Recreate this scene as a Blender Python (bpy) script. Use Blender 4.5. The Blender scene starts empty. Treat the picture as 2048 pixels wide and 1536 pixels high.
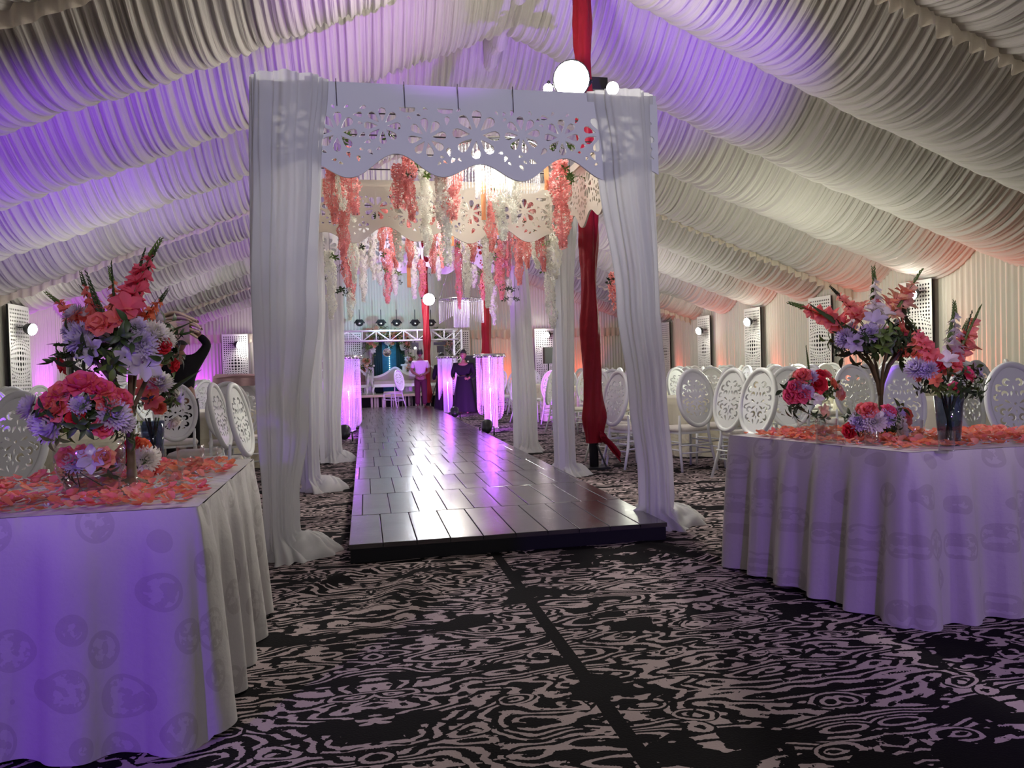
import bpy, bmesh, math, random
import numpy as np
from mathutils import Vector, Matrix, noise as mnoise
SC = bpy.context.scene
COL = SC.collection
PI = math.pi
R0 = random.Random(11)

# ------------------------------------------------------------------ camera
F_PX, EYE, ROLL, VPX, VPY = 1500.0, 1.2, math.radians(1.6), 728.0, 745.0
d_ = Vector((VPX-1024, -(VPY-768), F_PX)).normalized()          # world +Y seen in camera axes (right, up, forward)
u_ = Vector((-math.sin(ROLL), math.cos(ROLL), 0.0))
u_.z = -(u_.x*d_.x + u_.y*d_.y)/d_.z
u_.normalize()
x_ = d_.cross(u_)
if x_.x < 0: x_ = -x_
CR = Vector((x_.x, d_.x, u_.x)); CU = Vector((x_.y, d_.y, u_.y)); CF = Vector((x_.z, d_.z, u_.z))
cam_data = bpy.data.cameras.new('camera')
cam = bpy.data.objects.new('camera', cam_data); COL.objects.link(cam)
cam_data.sensor_width = 36.0; cam_data.lens = F_PX/2048*36.0
cam_data.clip_start = 0.05; cam_data.clip_end = 200
m = Matrix((( CR.x, CU.x, -CF.x, 0), (CR.y, CU.y, -CF.y, 0), (CR.z, CU.z, -CF.z, EYE), (0, 0, 0, 1)))
cam.matrix_world = m
SC.camera = cam
SC.view_settings.view_transform = 'Standard'; SC.view_settings.look = 'None'
SC.view_settings.gamma = 1.0; SC.view_settings.use_curve_mapping = False
SC.view_settings.exposure = 0.12

def ray(px, py): return CR*(px-1024) + CU*(768-py) + CF*F_PX
def at(px, py, Y):                                       # the point of the plane y = Y seen at a pixel of the photograph
    r = ray(px, py); s = Y/r.y; return Vector((r.x*s, Y, EYE + r.z*s))
def xat(px, Y, z=0.8):
    lo, hi = -40.0, 40.0
    for _ in range(50):
        mid = (lo+hi)/2; v = Vector((mid, Y, z-EYE))
        q = 1024 + F_PX*v.dot(CR)/max(v.dot(CF), 1e-4)
        if q < px: lo = mid
        else: hi = mid
    return (lo+hi)/2
def ground(px, py, z=0.0):
    r = ray(px, py); s = (z-EYE)/r.z; return Vector((r.x*s, r.y*s, z))

# ------------------------------------------------------------------ world and main lights
W = bpy.data.worlds.new('world'); SC.world = W; W.use_nodes = True
W.node_tree.nodes['Background'].inputs[0].default_value = (0.62, 0.62, 0.72, 1)
W.node_tree.nodes['Background'].inputs[1].default_value = 0.16

def light(kind, name, loc, power, color, target=None, size=0.1, angle=60, blend=0.6, sy=None):
    l = bpy.data.lights.new(name, kind); l.energy = power; l.color = color
    if kind == 'SPOT':
        l.spot_size = math.radians(angle); l.spot_blend = blend; l.shadow_soft_size = size
    elif kind == 'AREA':
        l.size = size
        if sy: l.shape = 'RECTANGLE'; l.size_y = sy
    else: l.shadow_soft_size = size
    o = bpy.data.objects.new(name, l); COL.objects.link(o); o.location = loc
    if target is not None:
        o.rotation_euler = (Vector(target)-Vector(loc)).to_track_quat('-Z', 'Y').to_euler()
    return o
WHITE = (1.0, 0.96, 0.84); COOL = (0.90, 0.94, 1.0); PURP = (0.30, 0.08, 1.0); VIO = (0.48, 0.09, 1.0); RED = (1.0, 0.16, 0.10)
# flood lamps on the tent poles (some fixtures are built further down)
light('POINT', 'pole_flood_light', (1.75, 7.3, 4.2), 80, WHITE, size=0.12)
light('SPOT', 'pole_flood_beam', (2.2, 7.85, 4.42), 420, WHITE, (1.6, 2.0, 0.5), 0.06, 120, 0.5)
light('POINT', 'pole_flood_light', (1.7, 15.2, 3.3), 150, WHITE, size=0.12)
light('POINT', 'pole_flood_light', (1.6, 22.6, 3.1), 130, COOL, size=0.12)
light('POINT', 'pole_flood_light', (3.0, -0.6, 4.2), 26, WHITE, size=0.15)  # unseen lamp added behind the camera for ambient light
light('POINT', 'side_fill_light', (6.6, 11.2, 1.9), 150, (0.98, 1.0, 0.82), size=0.5)  # side fills from here: unseen lamps added to brighten walls and chairs
light('POINT', 'side_fill_light', (6.5, 17.6, 1.9), 125, (0.98, 1.0, 0.84), size=0.5)
light('POINT', 'side_fill_light', (-3.3, 12.2, 2.0), 62, (0.97, 1.0, 0.90), size=0.5)
light('POINT', 'side_fill_light', (-3.3, 19.0, 2.1), 42, (0.95, 1.0, 0.90), size=0.5)
# unseen fill lamps added around the camera for arches, flowers and table skirts
light('AREA', 'front_fill_light', (0.8, -2.6, 3.2), 20, (0.80, 0.76, 1.0), (1.0, 6.0, 0.9), 3.0)
light('SPOT', 'arch_front_fill', (1.0, -1.6, 2.6), 430, (0.60, 0.58, 1.0), (0.8, 5.2, 2.9), 0.3, 36, 0.5)
light('SPOT', 'flower_table_fill', (0.4, -1.6, 2.7), 190, (1.0, 0.86, 0.92), (-1.0, 3.2, 1.25), 0.2, 20, 0.7)
light('SPOT', 'flower_table_fill', (1.6, -1.6, 2.7), 190, (1.0, 0.88, 0.88), (2.85, 3.7, 1.2), 0.2, 20, 0.7)
light('POINT', 'side_fill_light', (5.0, 0.6, 2.3), 42, (1.0, 0.96, 0.86), size=0.1)  # unseen fill added to highlight the folds of the right skirt
# coloured moving heads and par cans
light('SPOT', 'purple_wash', (-2.6, -0.4, 1.5), 270, (0.22, 0.02, 1.0), (-1.1, 2.8, 0.3), 0.08, 42, 0.8)
light('SPOT', 'purple_wash', (1.3, -0.6, 1.7), 180, (0.32, 0.08, 1.0), (2.9, 3.2, 0.35), 0.08, 50, 0.8)
light('SPOT', 'purple_wash', (1.5, -1.6, 1.5), 5200, VIO, (0.15, 8.3, 5.15), 0.05, 15, 1.0)
light('SPOT', 'purple_wash', (-3.6, 4.6, 0.3), 1500, PURP, (-2.3, 10.5, 4.2), 0.05, 46, 0.9)
light('SPOT', 'purple_wash', (-4.6, 6.6, 0.3), 950, PURP, (-4.0, 12.0, 3.4), 0.05, 46, 0.9)
light('SPOT', 'purple_wash', (4.4, 4.6, 0.3), 2200, PURP, (3.7, 9.4, 4.9), 0.05, 40, 0.9)
light('SPOT', 'purple_wash', (1.2, 8.8, 0.3), 350, VIO, (1.0, 12.2, 5.4), 0.05, 60, 0.9)
light('SPOT', 'teal_wash', (1.0, 23.0, 2.6), 260, (0.35, 0.85, 0.95), (0.0, 27.0, 4.2), 0.05, 80, 0.9)
light('SPOT', 'red_wash', (3.0, 25.0, 0.4), 700, RED, (3.8, 26.9, 3.2), 0.05, 70, 0.9)
light('SPOT', 'blue_wash', (1.4, 24.5, 2.7), 130, (0.05, 0.45, 1.0), (0.9, 26.7, 1.4), 0.05, 34, 0.9)

# ------------------------------------------------------------------ helpers
def tag(o, label=None, cat=None, group=None, kind=None):
    if label: o['label'] = label
    if cat: o['category'] = cat
    if group: o['group'] = group
    if kind: o['kind'] = kind
    return o
def thing(name, label, cat, loc=(0, 0, 0), rz=0.0, group=None):
    o = bpy.data.objects.new(name, None); COL.objects.link(o); o.location = loc; o.rotation_euler = (0, 0, rz)
    o.empty_display_size = 0.1
    return tag(o, label, cat, group)
def dup(o, parent=None):
    c = o.copy(); COL.objects.link(c)
    if parent is not None: c.parent = parent
    for ch in KIDS.get(o.name, []): dup(ch, c)
    return c
KIDS = {}
def link(name, me, parent=None, loc=None, rot=None):
    o = bpy.data.objects.new(name, me); COL.objects.link(o)
    if parent is not None:
        o.parent = parent; KIDS.setdefault(parent.name, []).append(o)
    if loc is not None: o.location = loc
    if rot is not None: o.rotation_euler = rot
    return o
class MB:
    def __init__(s): s.v = []; s.f = []; s.m = []; s.sm = True
    def add(s, vs, fs, mi=0):
        b = len(s.v); s.v += [tuple(p) for p in vs]; s.f += [tuple(b+i for i in f) for f in fs]; s.m += [mi]*len(fs)
    def box(s, c, d, M=None, mi=0):
        x, y, z = d[0]/2, d[1]/2, d[2]/2; c = Vector(c)
        vs = [Vector((a*x, b*y, e*z)) for a in (-1, 1) for b in (-1, 1) for e in (-1, 1)]
        if M is not None: vs = [M @ p for p in vs]
        s.add([p+c for p in vs], [(0, 1, 3, 2), (4, 6, 7, 5), (0, 4, 5, 1), (2, 3, 7, 6), (0, 2, 6, 4), (1, 5, 7, 3)], mi)
    def tube(s, pts, rad, n=8, cap=True, mi=0, flat=1.0):
        pts = [Vector(p) for p in pts]; k = len(pts)
        rads = rad if isinstance(rad, (list, tuple)) else [rad]*k
        rings = []; up = None
        for i, p in enumerate(pts):
            t = (pts[min(i+1, k-1)]-pts[max(i-1, 0)])
            if t.length < 1e-9: t = Vector((0, 0, 1))
            t.normalize()
            if up is None:
                a = Vector((1, 0, 0)) if abs(t.x) < 0.9 else Vector((0, 1, 0))
                up = (a - t*a.dot(t)).normalized()
            else:
                q = up - t*up.dot(t)
                if q.length > 1e-6: up = q.normalized()
            w = t.cross(up)
            rings.append([p + up*(rads[i]*math.cos(2*PI*j/n)) + w*(rads[i]*flat*math.sin(2*PI*j/n)) for j in range(n)])
        vs = [q for r in rings for q in r]; fs = []
        for i in range(k-1):
            for j in range(n):
                a = i*n+j; b = i*n+(j+1) % n; fs.append((a, b, b+n, a+n))
        if cap: fs += [tuple(range(n-1, -1, -1)), tuple(range((k-1)*n, k*n))]
        s.add(vs, fs, mi)
    def lathe(s, prof, n=24, c=(0, 0, 0), mi=0, close=False):
        vs = []; c = Vector(c)
        for r, z in prof:
            for j in range(n):
                a = 2*PI*j/n; vs.append(c+Vector((r*math.cos(a), r*math.sin(a), z)))
        fs = []; k = len(prof)
        for i in range(k-1 if not close else k):
            i2 = (i+1) % k
            for j in range(n):
                fs.append((i*n+j, i*n+(j+1) % n, i2*n+(j+1) % n, i2*n+j))
        s.add(vs, fs, mi)
    def sphere(s, c, r, n=12, m=8, sc=(1, 1, 1), mi=0):
        vs = []; c = Vector(c)
        for i in range(m+1):
            th = PI*i/m
            for j in range(n):
                a = 2*PI*j/n
                vs.append(c+Vector((r*sc[0]*math.sin(th)*math.cos(a), r*sc[1]*math.sin(th)*math.sin(a), r*sc[2]*math.cos(th))))
        fs = [(i*n+j, (i+1)*n+j, (i+1)*n+(j+1) % n, i*n+(j+1) % n) for i in range(m) for j in range(n)]
        s.add(vs, fs, mi)
    def grid(s, P, mi=0, closed_u=False):
        nv = len(P); nu = len(P[0]); vs = [q for r in P for q in r]; fs = []
        for i in range(nv-1):
            for j in range(nu-1 if not closed_u else nu):
                j2 = (j+1) % nu
                fs.append((i*nu+j, i*nu+j2, (i+1)*nu+j2, (i+1)*nu+j))
        s.add(vs, fs, mi)
    def mesh(s, name, mats, smooth=True):
        me = bpy.data.meshes.new(name); me.from_pydata(s.v, [], s.f)
        for mt in (mats if isinstance(mats, (list, tuple)) else [mats]): me.materials.append(mt)
        me.polygons.foreach_set('material_index', s.m)
        me.polygons.foreach_set('use_smooth', [smooth]*len(s.f))
        me.update(); return me
    def obj(s, name, mats, parent=None, smooth=True, loc=None, rot=None):
        return link(name, s.mesh(name, mats, smooth), parent, loc, rot)
def np_grid(name, X, Y, Z, mat):
    nv, nu = X.shape
    me = bpy.data.meshes.new(name)
    co = np.stack([X, Y, Z], -1).reshape(-1, 3).astype('f')
    idx = np.arange(nv*nu).reshape(nv, nu)
    q = np.stack([idx[:-1, :-1], idx[:-1, 1:], idx[1:, 1:], idx[1:, :-1]], -1).reshape(-1)
    nf = len(q)//4
    me.vertices.add(nv*nu); me.vertices.foreach_set('co', co.ravel())
    me.loops.add(len(q)); me.loops.foreach_set('vertex_index', q.astype('i'))
    me.polygons.add(nf); me.polygons.foreach_set('loop_start', np.arange(0, len(q), 4, dtype='i'))
    me.polygons.foreach_set('loop_total', np.full(nf, 4, 'i'))
    me.polygons.foreach_set('use_smooth', np.ones(nf, bool))
    me.materials.append(mat); me.update(); me.validate()
    return me
rng = np.random.RandomState(5)
def smooth_noise(x, seed, scale):                        # 1-D value noise
    r = np.random.RandomState(seed).rand(4096); t = x/scale + 1000.0; i = np.floor(t).astype(int); f = t-i; f = f*f*(3-2*f)
    return r[i % 4096]*(1-f) + r[(i+1) % 4096]*f
def fret(name, outline, holes, thick, mat, plane='XZ', resolve=True):   # a sawn board with real holes
    cu = bpy.data.curves.new(name, 'CURVE'); cu.dimensions = '2D'; cu.fill_mode = 'BOTH'; cu.extrude = thick/2
    for poly in [outline]+holes:
        sp = cu.splines.new('POLY'); sp.points.add(len(poly)-1)
        for p, q in zip(sp.points, poly): p.co = (q[0], q[1], 0, 1)
        sp.use_cyclic_u = True
    o = bpy.data.objects.new(name, cu)
    me = bpy.data.meshes.new_from_object(o); me.name = name
    bpy.data.objects.remove(o); bpy.data.curves.remove(cu)
    n = len(me.vertices); co = np.zeros(n*3, 'f'); me.vertices.foreach_get('co', co); co = co.reshape(-1, 3)
    if plane == 'XZ': co = np.stack([co[:, 0], co[:, 2], co[:, 1]], -1)
    elif plane == 'YZ': co = np.stack([co[:, 2], co[:, 0], co[:, 1]], -1)
    me.vertices.foreach_set('co', co.ravel()); me.materials.clear(); me.materials.append(mat); me.update()
    me.polygons.foreach_set('use_smooth', [False]*len(me.polygons))
    return me

# ------------------------------------------------------------------ materials
def new_mat(name):
    mt = bpy.data.materials.new(name); mt.use_nodes = True; nt = mt.node_tree
    return mt, nt, nt.nodes['Principled BSDF'], nt.nodes['Material Output']
def mat(name, col, rough=0.6, metal=0.0, trans=0.0, emit=None, es=0.0, ior=1.45, spec=0.5, sheen=0.0, noise=0.0, nscale=8.0, bump=0.0, bscale=60.0):
    mt, nt, b, out = new_mat(name)
    b.inputs['Base Color'].default_value = (*col, 1); b.inputs['Roughness'].default_value = rough
    b.inputs['Metallic'].default_value = metal; b.inputs['Transmission Weight'].default_value = trans
    b.inputs['IOR'].default_value = ior; b.inputs['Specular IOR Level'].default_value = spec
    b.inputs['Sheen Weight'].default_value = sheen
    if emit: b.inputs['Emission Color'].default_value = (*emit, 1); b.inputs['Emission Strength'].default_value = es
    tc = nt.nodes.new('ShaderNodeTexCoord')
    if noise > 0:
        n = nt.nodes.new('ShaderNodeTexNoise'); n.inputs['Scale'].default_value = nscale; n.inputs['Detail'].default_value = 4
        nt.links.new(tc.outputs['Object'], n.inputs['Vector'])
        mx = nt.nodes.new('ShaderNodeMix'); mx.data_type = 'RGBA'
        mx.inputs[6].default_value = (*[c*(1-noise) for c in col], 1); mx.inputs[7].default_value = (*[min(1, c*(1+noise)) for c in col], 1)
        nt.links.new(n.outputs['Fac'], mx.inputs[0]); nt.links.new(mx.outputs[2], b.inputs['Base Color'])
    if bump > 0:
        n = nt.nodes.new('ShaderNodeTexNoise'); n.inputs['Scale'].default_value = bscale; n.inputs['Detail'].default_value = 3
        nt.links.new(tc.outputs['Object'], n.inputs['Vector'])
        bp = nt.nodes.new('ShaderNodeBump'); bp.inputs['Strength'].default_value = bump; bp.inputs['Distance'].default_value = 0.01
        nt.links.new(n.outputs['Fac'], bp.inputs['Height']); nt.links.new(bp.outputs[0], b.inputs['Normal'])
    return mt
def cloth(name, col, transl=0.35, clear=0.0, rough=0.8, bump=0.3, scale=(40, 40, 3), noise=0.08):
    mt, nt, b, out = new_mat(name)
    b.inputs['Roughness'].default_value = rough; b.inputs['Specular IOR Level'].default_value = 0.25
    tc = nt.nodes.new('ShaderNodeTexCoord'); mp = nt.nodes.new('ShaderNodeMapping'); mp.inputs['Scale'].default_value = scale
    n = nt.nodes.new('ShaderNodeTexNoise'); n.inputs['Scale'].default_value = 1.0; n.inputs['Detail'].default_value = 4
    nt.links.new(tc.outputs['Object'], mp.inputs[0]); nt.links.new(mp.outputs[0], n.inputs['Vector'])
    bp = nt.nodes.new('ShaderNodeBump'); bp.inputs['Strength'].default_value = bump; bp.inputs['Distance'].default_value = 0.02
    nt.links.new(n.outputs['Fac'], bp.inputs['Height']); nt.links.new(bp.outputs[0], b.inputs['Normal'])
    mx = nt.nodes.new('ShaderNodeMix'); mx.data_type = 'RGBA'
    mx.inputs[6].default_value = (*[c*(1-noise) for c in col], 1); mx.inputs[7].default_value = (*[min(1, c*(1+noise)) for c in col], 1)
    nt.links.new(n.outputs['Fac'], mx.inputs[0]); nt.links.new(mx.outputs[2], b.inputs['Base Color'])
    last = b.outputs[0]
    if transl > 0:
        t = nt.nodes.new('ShaderNodeBsdfTranslucent'); t.inputs[0].default_value = (*col, 1)
        ms = nt.nodes.new('ShaderNodeMixShader'); ms.inputs[0].default_value = transl
        nt.links.new(last, ms.inputs[1]); nt.links.new(t.outputs[0], ms.inputs[2]); last = ms.outputs[0]
    if clear > 0:
        t = nt.nodes.new('ShaderNodeBsdfTransparent')
        ms = nt.nodes.new('ShaderNodeMixShader'); ms.inputs[0].default_value = clear
        nt.links.new(last, ms.inputs[1]); nt.links.new(t.outputs[0], ms.inputs[2]); last = ms.outputs[0]
    nt.links.new(last, out.inputs[0])
    return mt
def nd(nt, t, **kw):
    n = nt.nodes.new(t)
    for k, v in kw.items(): setattr(n, k, v)
    return n
def mathn(nt, op, a, b=None, c=None):
    n = nt.nodes.new('ShaderNodeMath'); n.operation = op
    for i, v in enumerate((a, b, c)):
        if v is None: continue
        if isinstance(v, (int, float)): n.inputs[i].default_value = v
        else: nt.links.new(v, n.inputs[i])
    return n.outputs[0]

M = {}
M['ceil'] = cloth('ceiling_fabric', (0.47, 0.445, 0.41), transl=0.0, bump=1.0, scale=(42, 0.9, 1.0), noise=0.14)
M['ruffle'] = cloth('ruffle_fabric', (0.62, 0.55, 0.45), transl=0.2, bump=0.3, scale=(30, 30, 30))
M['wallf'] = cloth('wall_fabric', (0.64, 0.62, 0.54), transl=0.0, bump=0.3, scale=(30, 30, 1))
M['sheer'] = cloth('sheer_curtain', (0.80, 0.80, 0.80), transl=0.35, clear=0.16, bump=0.15, scale=(25, 25, 2), noise=0.03)
M['satin'] = cloth('red_satin', (0.25, 0.005, 0.016), transl=0.1, rough=0.5, bump=0.5, scale=(25, 25, 12), noise=0.2)
M['paint'] = mat('white_painted_board', (0.76, 0.76, 0.78), 0.5)
M['lattice'] = mat('white_lattice_board', (0.80, 0.80, 0.76), 0.55)
M['cream'] = mat('cream_board', (0.72, 0.66, 0.58), 0.5)
M['dark'] = mat('black_backing', (0.012, 0.012, 0.014), 0.9)
M['black'] = mat('black_plastic', (0.018, 0.018, 0.022), 0.35)
M['steel'] = mat('chrome', (0.75, 0.75, 0.78), 0.18, metal=1.0)
M['alu'] = mat('white_truss_paint', (0.82, 0.82, 0.82), 0.4)
M['chair'] = mat('white_chair_paint', (0.74, 0.76, 0.75), 0.30)
M['seat'] = cloth('seat_pad', (0.70, 0.66, 0.58), transl=0.0)
M['strap'] = mat('black_strap', (0.01, 0.01, 0.01), 0.6)
M['glow'] = mat('lamp_glow', (1, 1, 1), 0.5, emit=(1.0, 0.98, 0.9), es=60.0)
M['glow_s'] = mat('small_lamp_glow', (1, 1, 1), 0.5, emit=(1.0, 0.97, 0.85), es=30.0)
M['glow_p'] = mat('purple_lamp_glow', (1, 1, 1), 0.5, emit=(0.75, 0.45, 1.0), es=25.0)
M['glass'] = mat('clear_glass', (1, 1, 1), 0.02, trans=1.0, ior=1.33)
M['leaf'] = mat('dark_leaf', (0.030, 0.058, 0.016), 0.45, noise=0.5, nscale=15)
M['leaf2'] = mat('green_leaf', (0.10, 0.17, 0.03), 0.5, noise=0.4, nscale=15)
M['stem'] = mat('green_stem', (0.06, 0.11, 0.03), 0.6)
M['rod'] = mat('brown_vine', (0.12, 0.08, 0.05), 0.7)
def petal(name, col, noise=0.12):
    return cloth(name, col, transl=0.42, bump=0.1, scale=(20, 20, 20), noise=noise, rough=0.6)
M['coral'] = petal('coral_petal', (0.92, 0.26, 0.23)); M['pink'] = petal('hot_pink_petal', (0.90, 0.17, 0.27))
M['orange'] = petal('orange_petal', (0.88, 0.27, 0.14)); M['salmon'] = petal('salmon_petal', (0.90, 0.36, 0.26))
M['lilac'] = petal('lilac_white_petal', (0.72, 0.66, 0.80)); M['white'] = petal('white_petal', (0.85, 0.82, 0.78))
M['redp'] = petal('red_petal', (0.70, 0.04, 0.06)); M['peach'] = petal('peach_petal', (0.88, 0.55, 0.40))
M['wpink'] = petal('pink_wisteria', (0.93, 0.37, 0.35), 0.2); M['wwhite'] = petal('cream_wisteria', (0.90, 0.89, 0.80), 0.08)
M['ribbon'] = petal('orange_ribbon', (0.80, 0.33, 0.16))
M['skin'] = mat('brown_skin', (0.22, 0.11, 0.07), 0.5); M['hair'] = mat('black_hair', (0.012, 0.010, 0.010), 0.6)
M['shirt'] = cloth('lilac_shirt', (0.62, 0.52, 0.60), transl=0.0, scale=(20, 20, 20)); M['maroon'] = cloth('maroon_trousers', (0.08, 0.022, 0.035), transl=0.0, scale=(20, 20, 20))
M['blackc'] = cloth('black_clothes', (0.005, 0.004, 0.006), transl=0.0, scale=(20, 20, 20))
M['navy'] = cloth('navy_clothes', (0.03, 0.02, 0.07), transl=0.0, scale=(20, 20, 20))
M['beige'] = cloth('beige_linen', (0.62, 0.50, 0.34), transl=0.0, bump=0.4, scale=(12, 12, 40)); M['dusty'] = cloth('dusty_pink_linen', (0.62, 0.42, 0.42), transl=0.0, scale=(12, 12, 40))
M['grey_up'] = cloth('grey_upholstery', (0.45, 0.40, 0.38), transl=0.0); M['brown_up'] = cloth('brown_upholstery', (0.22, 0.15, 0.13), transl=0.0)
M['gold'] = mat('warm_wood_edge', (0.55, 0.42, 0.32), 0.5); M['yellow'] = mat('yellow_plastic', (0.85, 0.60, 0.02), 0.4)
M['wire'] = mat('dark_wire', (0.08, 0.07, 0.09), 0.5)
M['mirror'] = mat('mirror_tiles', (0.9, 0.9, 0.9), 0.05, metal=1.0)

def crystal(name, col, emit=None, es=0):
    mt, nt, b, out = new_mat(name)
    b.inputs['Base Color'].default_value = (*col, 1); b.inputs['Roughness'].default_value = 0.12; b.inputs['Specular IOR Level'].default_value = 0.9
    t = nd(nt, 'ShaderNodeBsdfTranslucent'); t.inputs[0].default_value = (*col, 1)
    ms = nd(nt, 'ShaderNodeMixShader'); ms.inputs[0].default_value = 0.5
    nt.links.new(b.outputs[0], ms.inputs[1]); nt.links.new(t.outputs[0], ms.inputs[2])
    tr = nd(nt, 'ShaderNodeBsdfTransparent'); ms2 = nd(nt, 'ShaderNodeMixShader'); ms2.inputs[0].default_value = 0.3
    nt.links.new(ms.outputs[0], ms2.inputs[1]); nt.links.new(tr.outputs[0], ms2.inputs[2]); nt.links.new(ms2.outputs[0], out.inputs[0])
    return mt
M['crystal'] = crystal('crystal_beads', (0.92, 0.92, 0.95))

def thin_glass(name, tint=(1, 1, 1), amount=0.88):
    mt, nt, b, out = new_mat(name)
    g = nd(nt, 'ShaderNodeBsdfGlossy'); g.inputs['Roughness'].default_value = 0.05
    t = nd(nt, 'ShaderNodeBsdfTransparent'); t.inputs[0].default_value = (*tint, 1)
    lw = nd(nt, 'ShaderNodeLayerWeight'); lw.inputs[0].default_value = 0.5
    f = mathn(nt, 'MULTIPLY_ADD', mathn(nt, 'POWER', lw.outputs['Facing'], 3.0), 0.55, 0.045)
    ms = nd(nt, 'ShaderNodeMixShader'); nt.links.new(f, ms.inputs[0]); nt.links.new(t.outputs[0], ms.inputs[1]); nt.links.new(g.outputs[0], ms.inputs[2])
    nt.links.new(ms.outputs[0], out.inputs[0]); return mt
M['tglass'] = thin_glass('thin_glass', (0.96, 0.97, 0.97))
M['bglass'] = thin_glass('blue_tinted_glass', (0.55, 0.60, 0.72))

def carpet():
    mt, nt, b, out = new_mat('black_ikat_carpet')
    tc = nd(nt, 'ShaderNodeTexCoord'); sep = nd(nt, 'ShaderNodeSeparateXYZ'); nt.links.new(tc.outputs['Object'], sep.inputs[0])
    X = mathn(nt, 'ADD', sep.outputs[0], 99.2)           # rolls meet at x = 0.8
    mx = mathn(nt, 'PINGPONG', X, 1.6)
    yy = mathn(nt, 'ADD', sep.outputs[1], 100.0)
    cb = nd(nt, 'ShaderNodeCombineXYZ'); nt.links.new(mx, cb.inputs[0]); nt.links.new(yy, cb.inputs[1])
    def noise(vec, sc, det, rough=0.5, dim=None):
        n = nd(nt, 'ShaderNodeTexNoise'); n.inputs['Scale'].default_value = sc; n.inputs['Detail'].default_value = det; n.inputs['Roughness'].default_value = rough
        nt.links.new(vec, n.inputs['Vector']); return n
    def vscale(vec, sx, sy, ox=0.0):
        m_ = nd(nt, 'ShaderNodeMapping'); m_.inputs['Scale'].default_value = (sx, sy, 1); m_.inputs['Location'].default_value = (ox, ox, 0); nt.links.new(vec, m_.inputs[0]); return m_.outputs[0]
    n3 = noise(tc.outputs['Object'], 130.0, 0)
    jag = mathn(nt, 'MULTIPLY', mathn(nt, 'SUBTRACT', n3.outputs['Fac'], 0.5), 1.1)
    # long combed strokes, wider than deep, bending round each other
    a1 = noise(vscale(cb.outputs[0], 1.0, 2.5), 1.7, 1.5, 0.5)
    a2 = noise(vscale(cb.outputs[0], 1.0, 2.6, 3.0), 7.5, 1.0, 0.5)
    s1 = mathn(nt, 'SINE', mathn(nt, 'ADD', mathn(nt, 'MULTIPLY_ADD', a1.outputs['Fac'], 105.0, mathn(nt, 'MULTIPLY', a2.outputs['Fac'], 7.0)), jag))
    # curling paisleys: rings round scattered centres in a warped space
    wv = nd(nt, 'ShaderNodeVectorMath', operation='SCALE'); nt.links.new(noise(cb.outputs[0], 4.5, 1.0).outputs['Color'], wv.inputs[0]); wv.inputs['Scale'].default_value = 0.22
    av = nd(nt, 'ShaderNodeVectorMath', operation='ADD'); nt.links.new(vscale(cb.outputs[0], 1.0, 1.7), av.inputs[0]); nt.links.new(wv.outputs[0], av.inputs[1])
    vo = nd(nt, 'ShaderNodeTexVoronoi'); vo.feature = 'F1'; vo.inputs['Scale'].default_value = 2.7; vo.inputs['Randomness'].default_value = 0.9; nt.links.new(av.outputs[0], vo.inputs['Vector'])
    s2 = mathn(nt, 'SINE', mathn(nt, 'ADD', mathn(nt, 'MULTIPLY_ADD', vo.outputs['Distance'], 52.0, mathn(nt, 'MULTIPLY', a2.outputs['Fac'], 7.0)), jag))
    pick = mathn(nt, 'LESS_THAN', vo.outputs['Distance'], 0.27)
    mixp = mathn(nt, 'ADD', mathn(nt, 'MULTIPLY', s2, pick), mathn(nt, 'MULTIPLY', s1, mathn(nt, 'SUBTRACT', 1.0, pick)))
    # density: some areas nearly solid black, a few blotches filled
    n4 = noise(vscale(cb.outputs[0], 1.0, 1.5, 7.0), 1.5, 2.5, 0.6)
    thr = mathn(nt, 'ADD', 0.18, mathn(nt, 'MULTIPLY', mathn(nt, 'LESS_THAN', n4.outputs['Fac'], 0.435), 3.0))
    n6 = noise(vscale(cb.outputs[0], 1.0, 2.0, 17.0), 5.5, 2.0, 0.6)
    blob = mathn(nt, 'GREATER_THAN', mathn(nt, 'ADD', n6.outputs['Fac'], mathn(nt, 'MULTIPLY', jag, 0.02)), 0.635)
    pat = mathn(nt, 'MAXIMUM', mathn(nt, 'GREATER_THAN', mixp, thr), blob)
    breaks = mathn(nt, 'GREATER_THAN', mathn(nt, 'ADD', noise(vscale(cb.outputs[0], 1.0, 1.3, 11.0), 14.0, 1.0).outputs['Fac'], mathn(nt, 'MULTIPLY', jag, 0.05)), 0.37)
    pat = mathn(nt, 'MULTIPLY', pat, breaks)
    seam = mathn(nt, 'GREATER_THAN', mathn(nt, 'ABSOLUTE', mathn(nt, 'SUBTRACT', sep.outputs[0], 0.8)), 0.030)
    pat = mathn(nt, 'MULTIPLY', pat, seam)
    mixc = nd(nt, 'ShaderNodeMix', data_type='RGBA'); mixc.inputs[6].default_value = (0.006, 0.005, 0.006, 1); mixc.inputs[7].default_value = (0.40, 0.32, 0.32, 1)
    nt.links.new(pat, mixc.inputs[0]); nt.links.new(mixc.outputs[2], b.inputs['Base Color'])
    b.inputs['Roughness'].default_value = 0.95; b.inputs['Specular IOR Level'].default_value = 0.1
    bp = nd(nt, 'ShaderNodeBump'); bp.inputs['Strength'].default_value = 0.4; bp.inputs['Distance'].default_value = 0.004
    nt.links.new(n3.outputs['Fac'], bp.inputs['Height']); nt.links.new(bp.outputs[0], b.inputs['Normal'])
    return mt
M['carpet'] = carpet()

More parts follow.
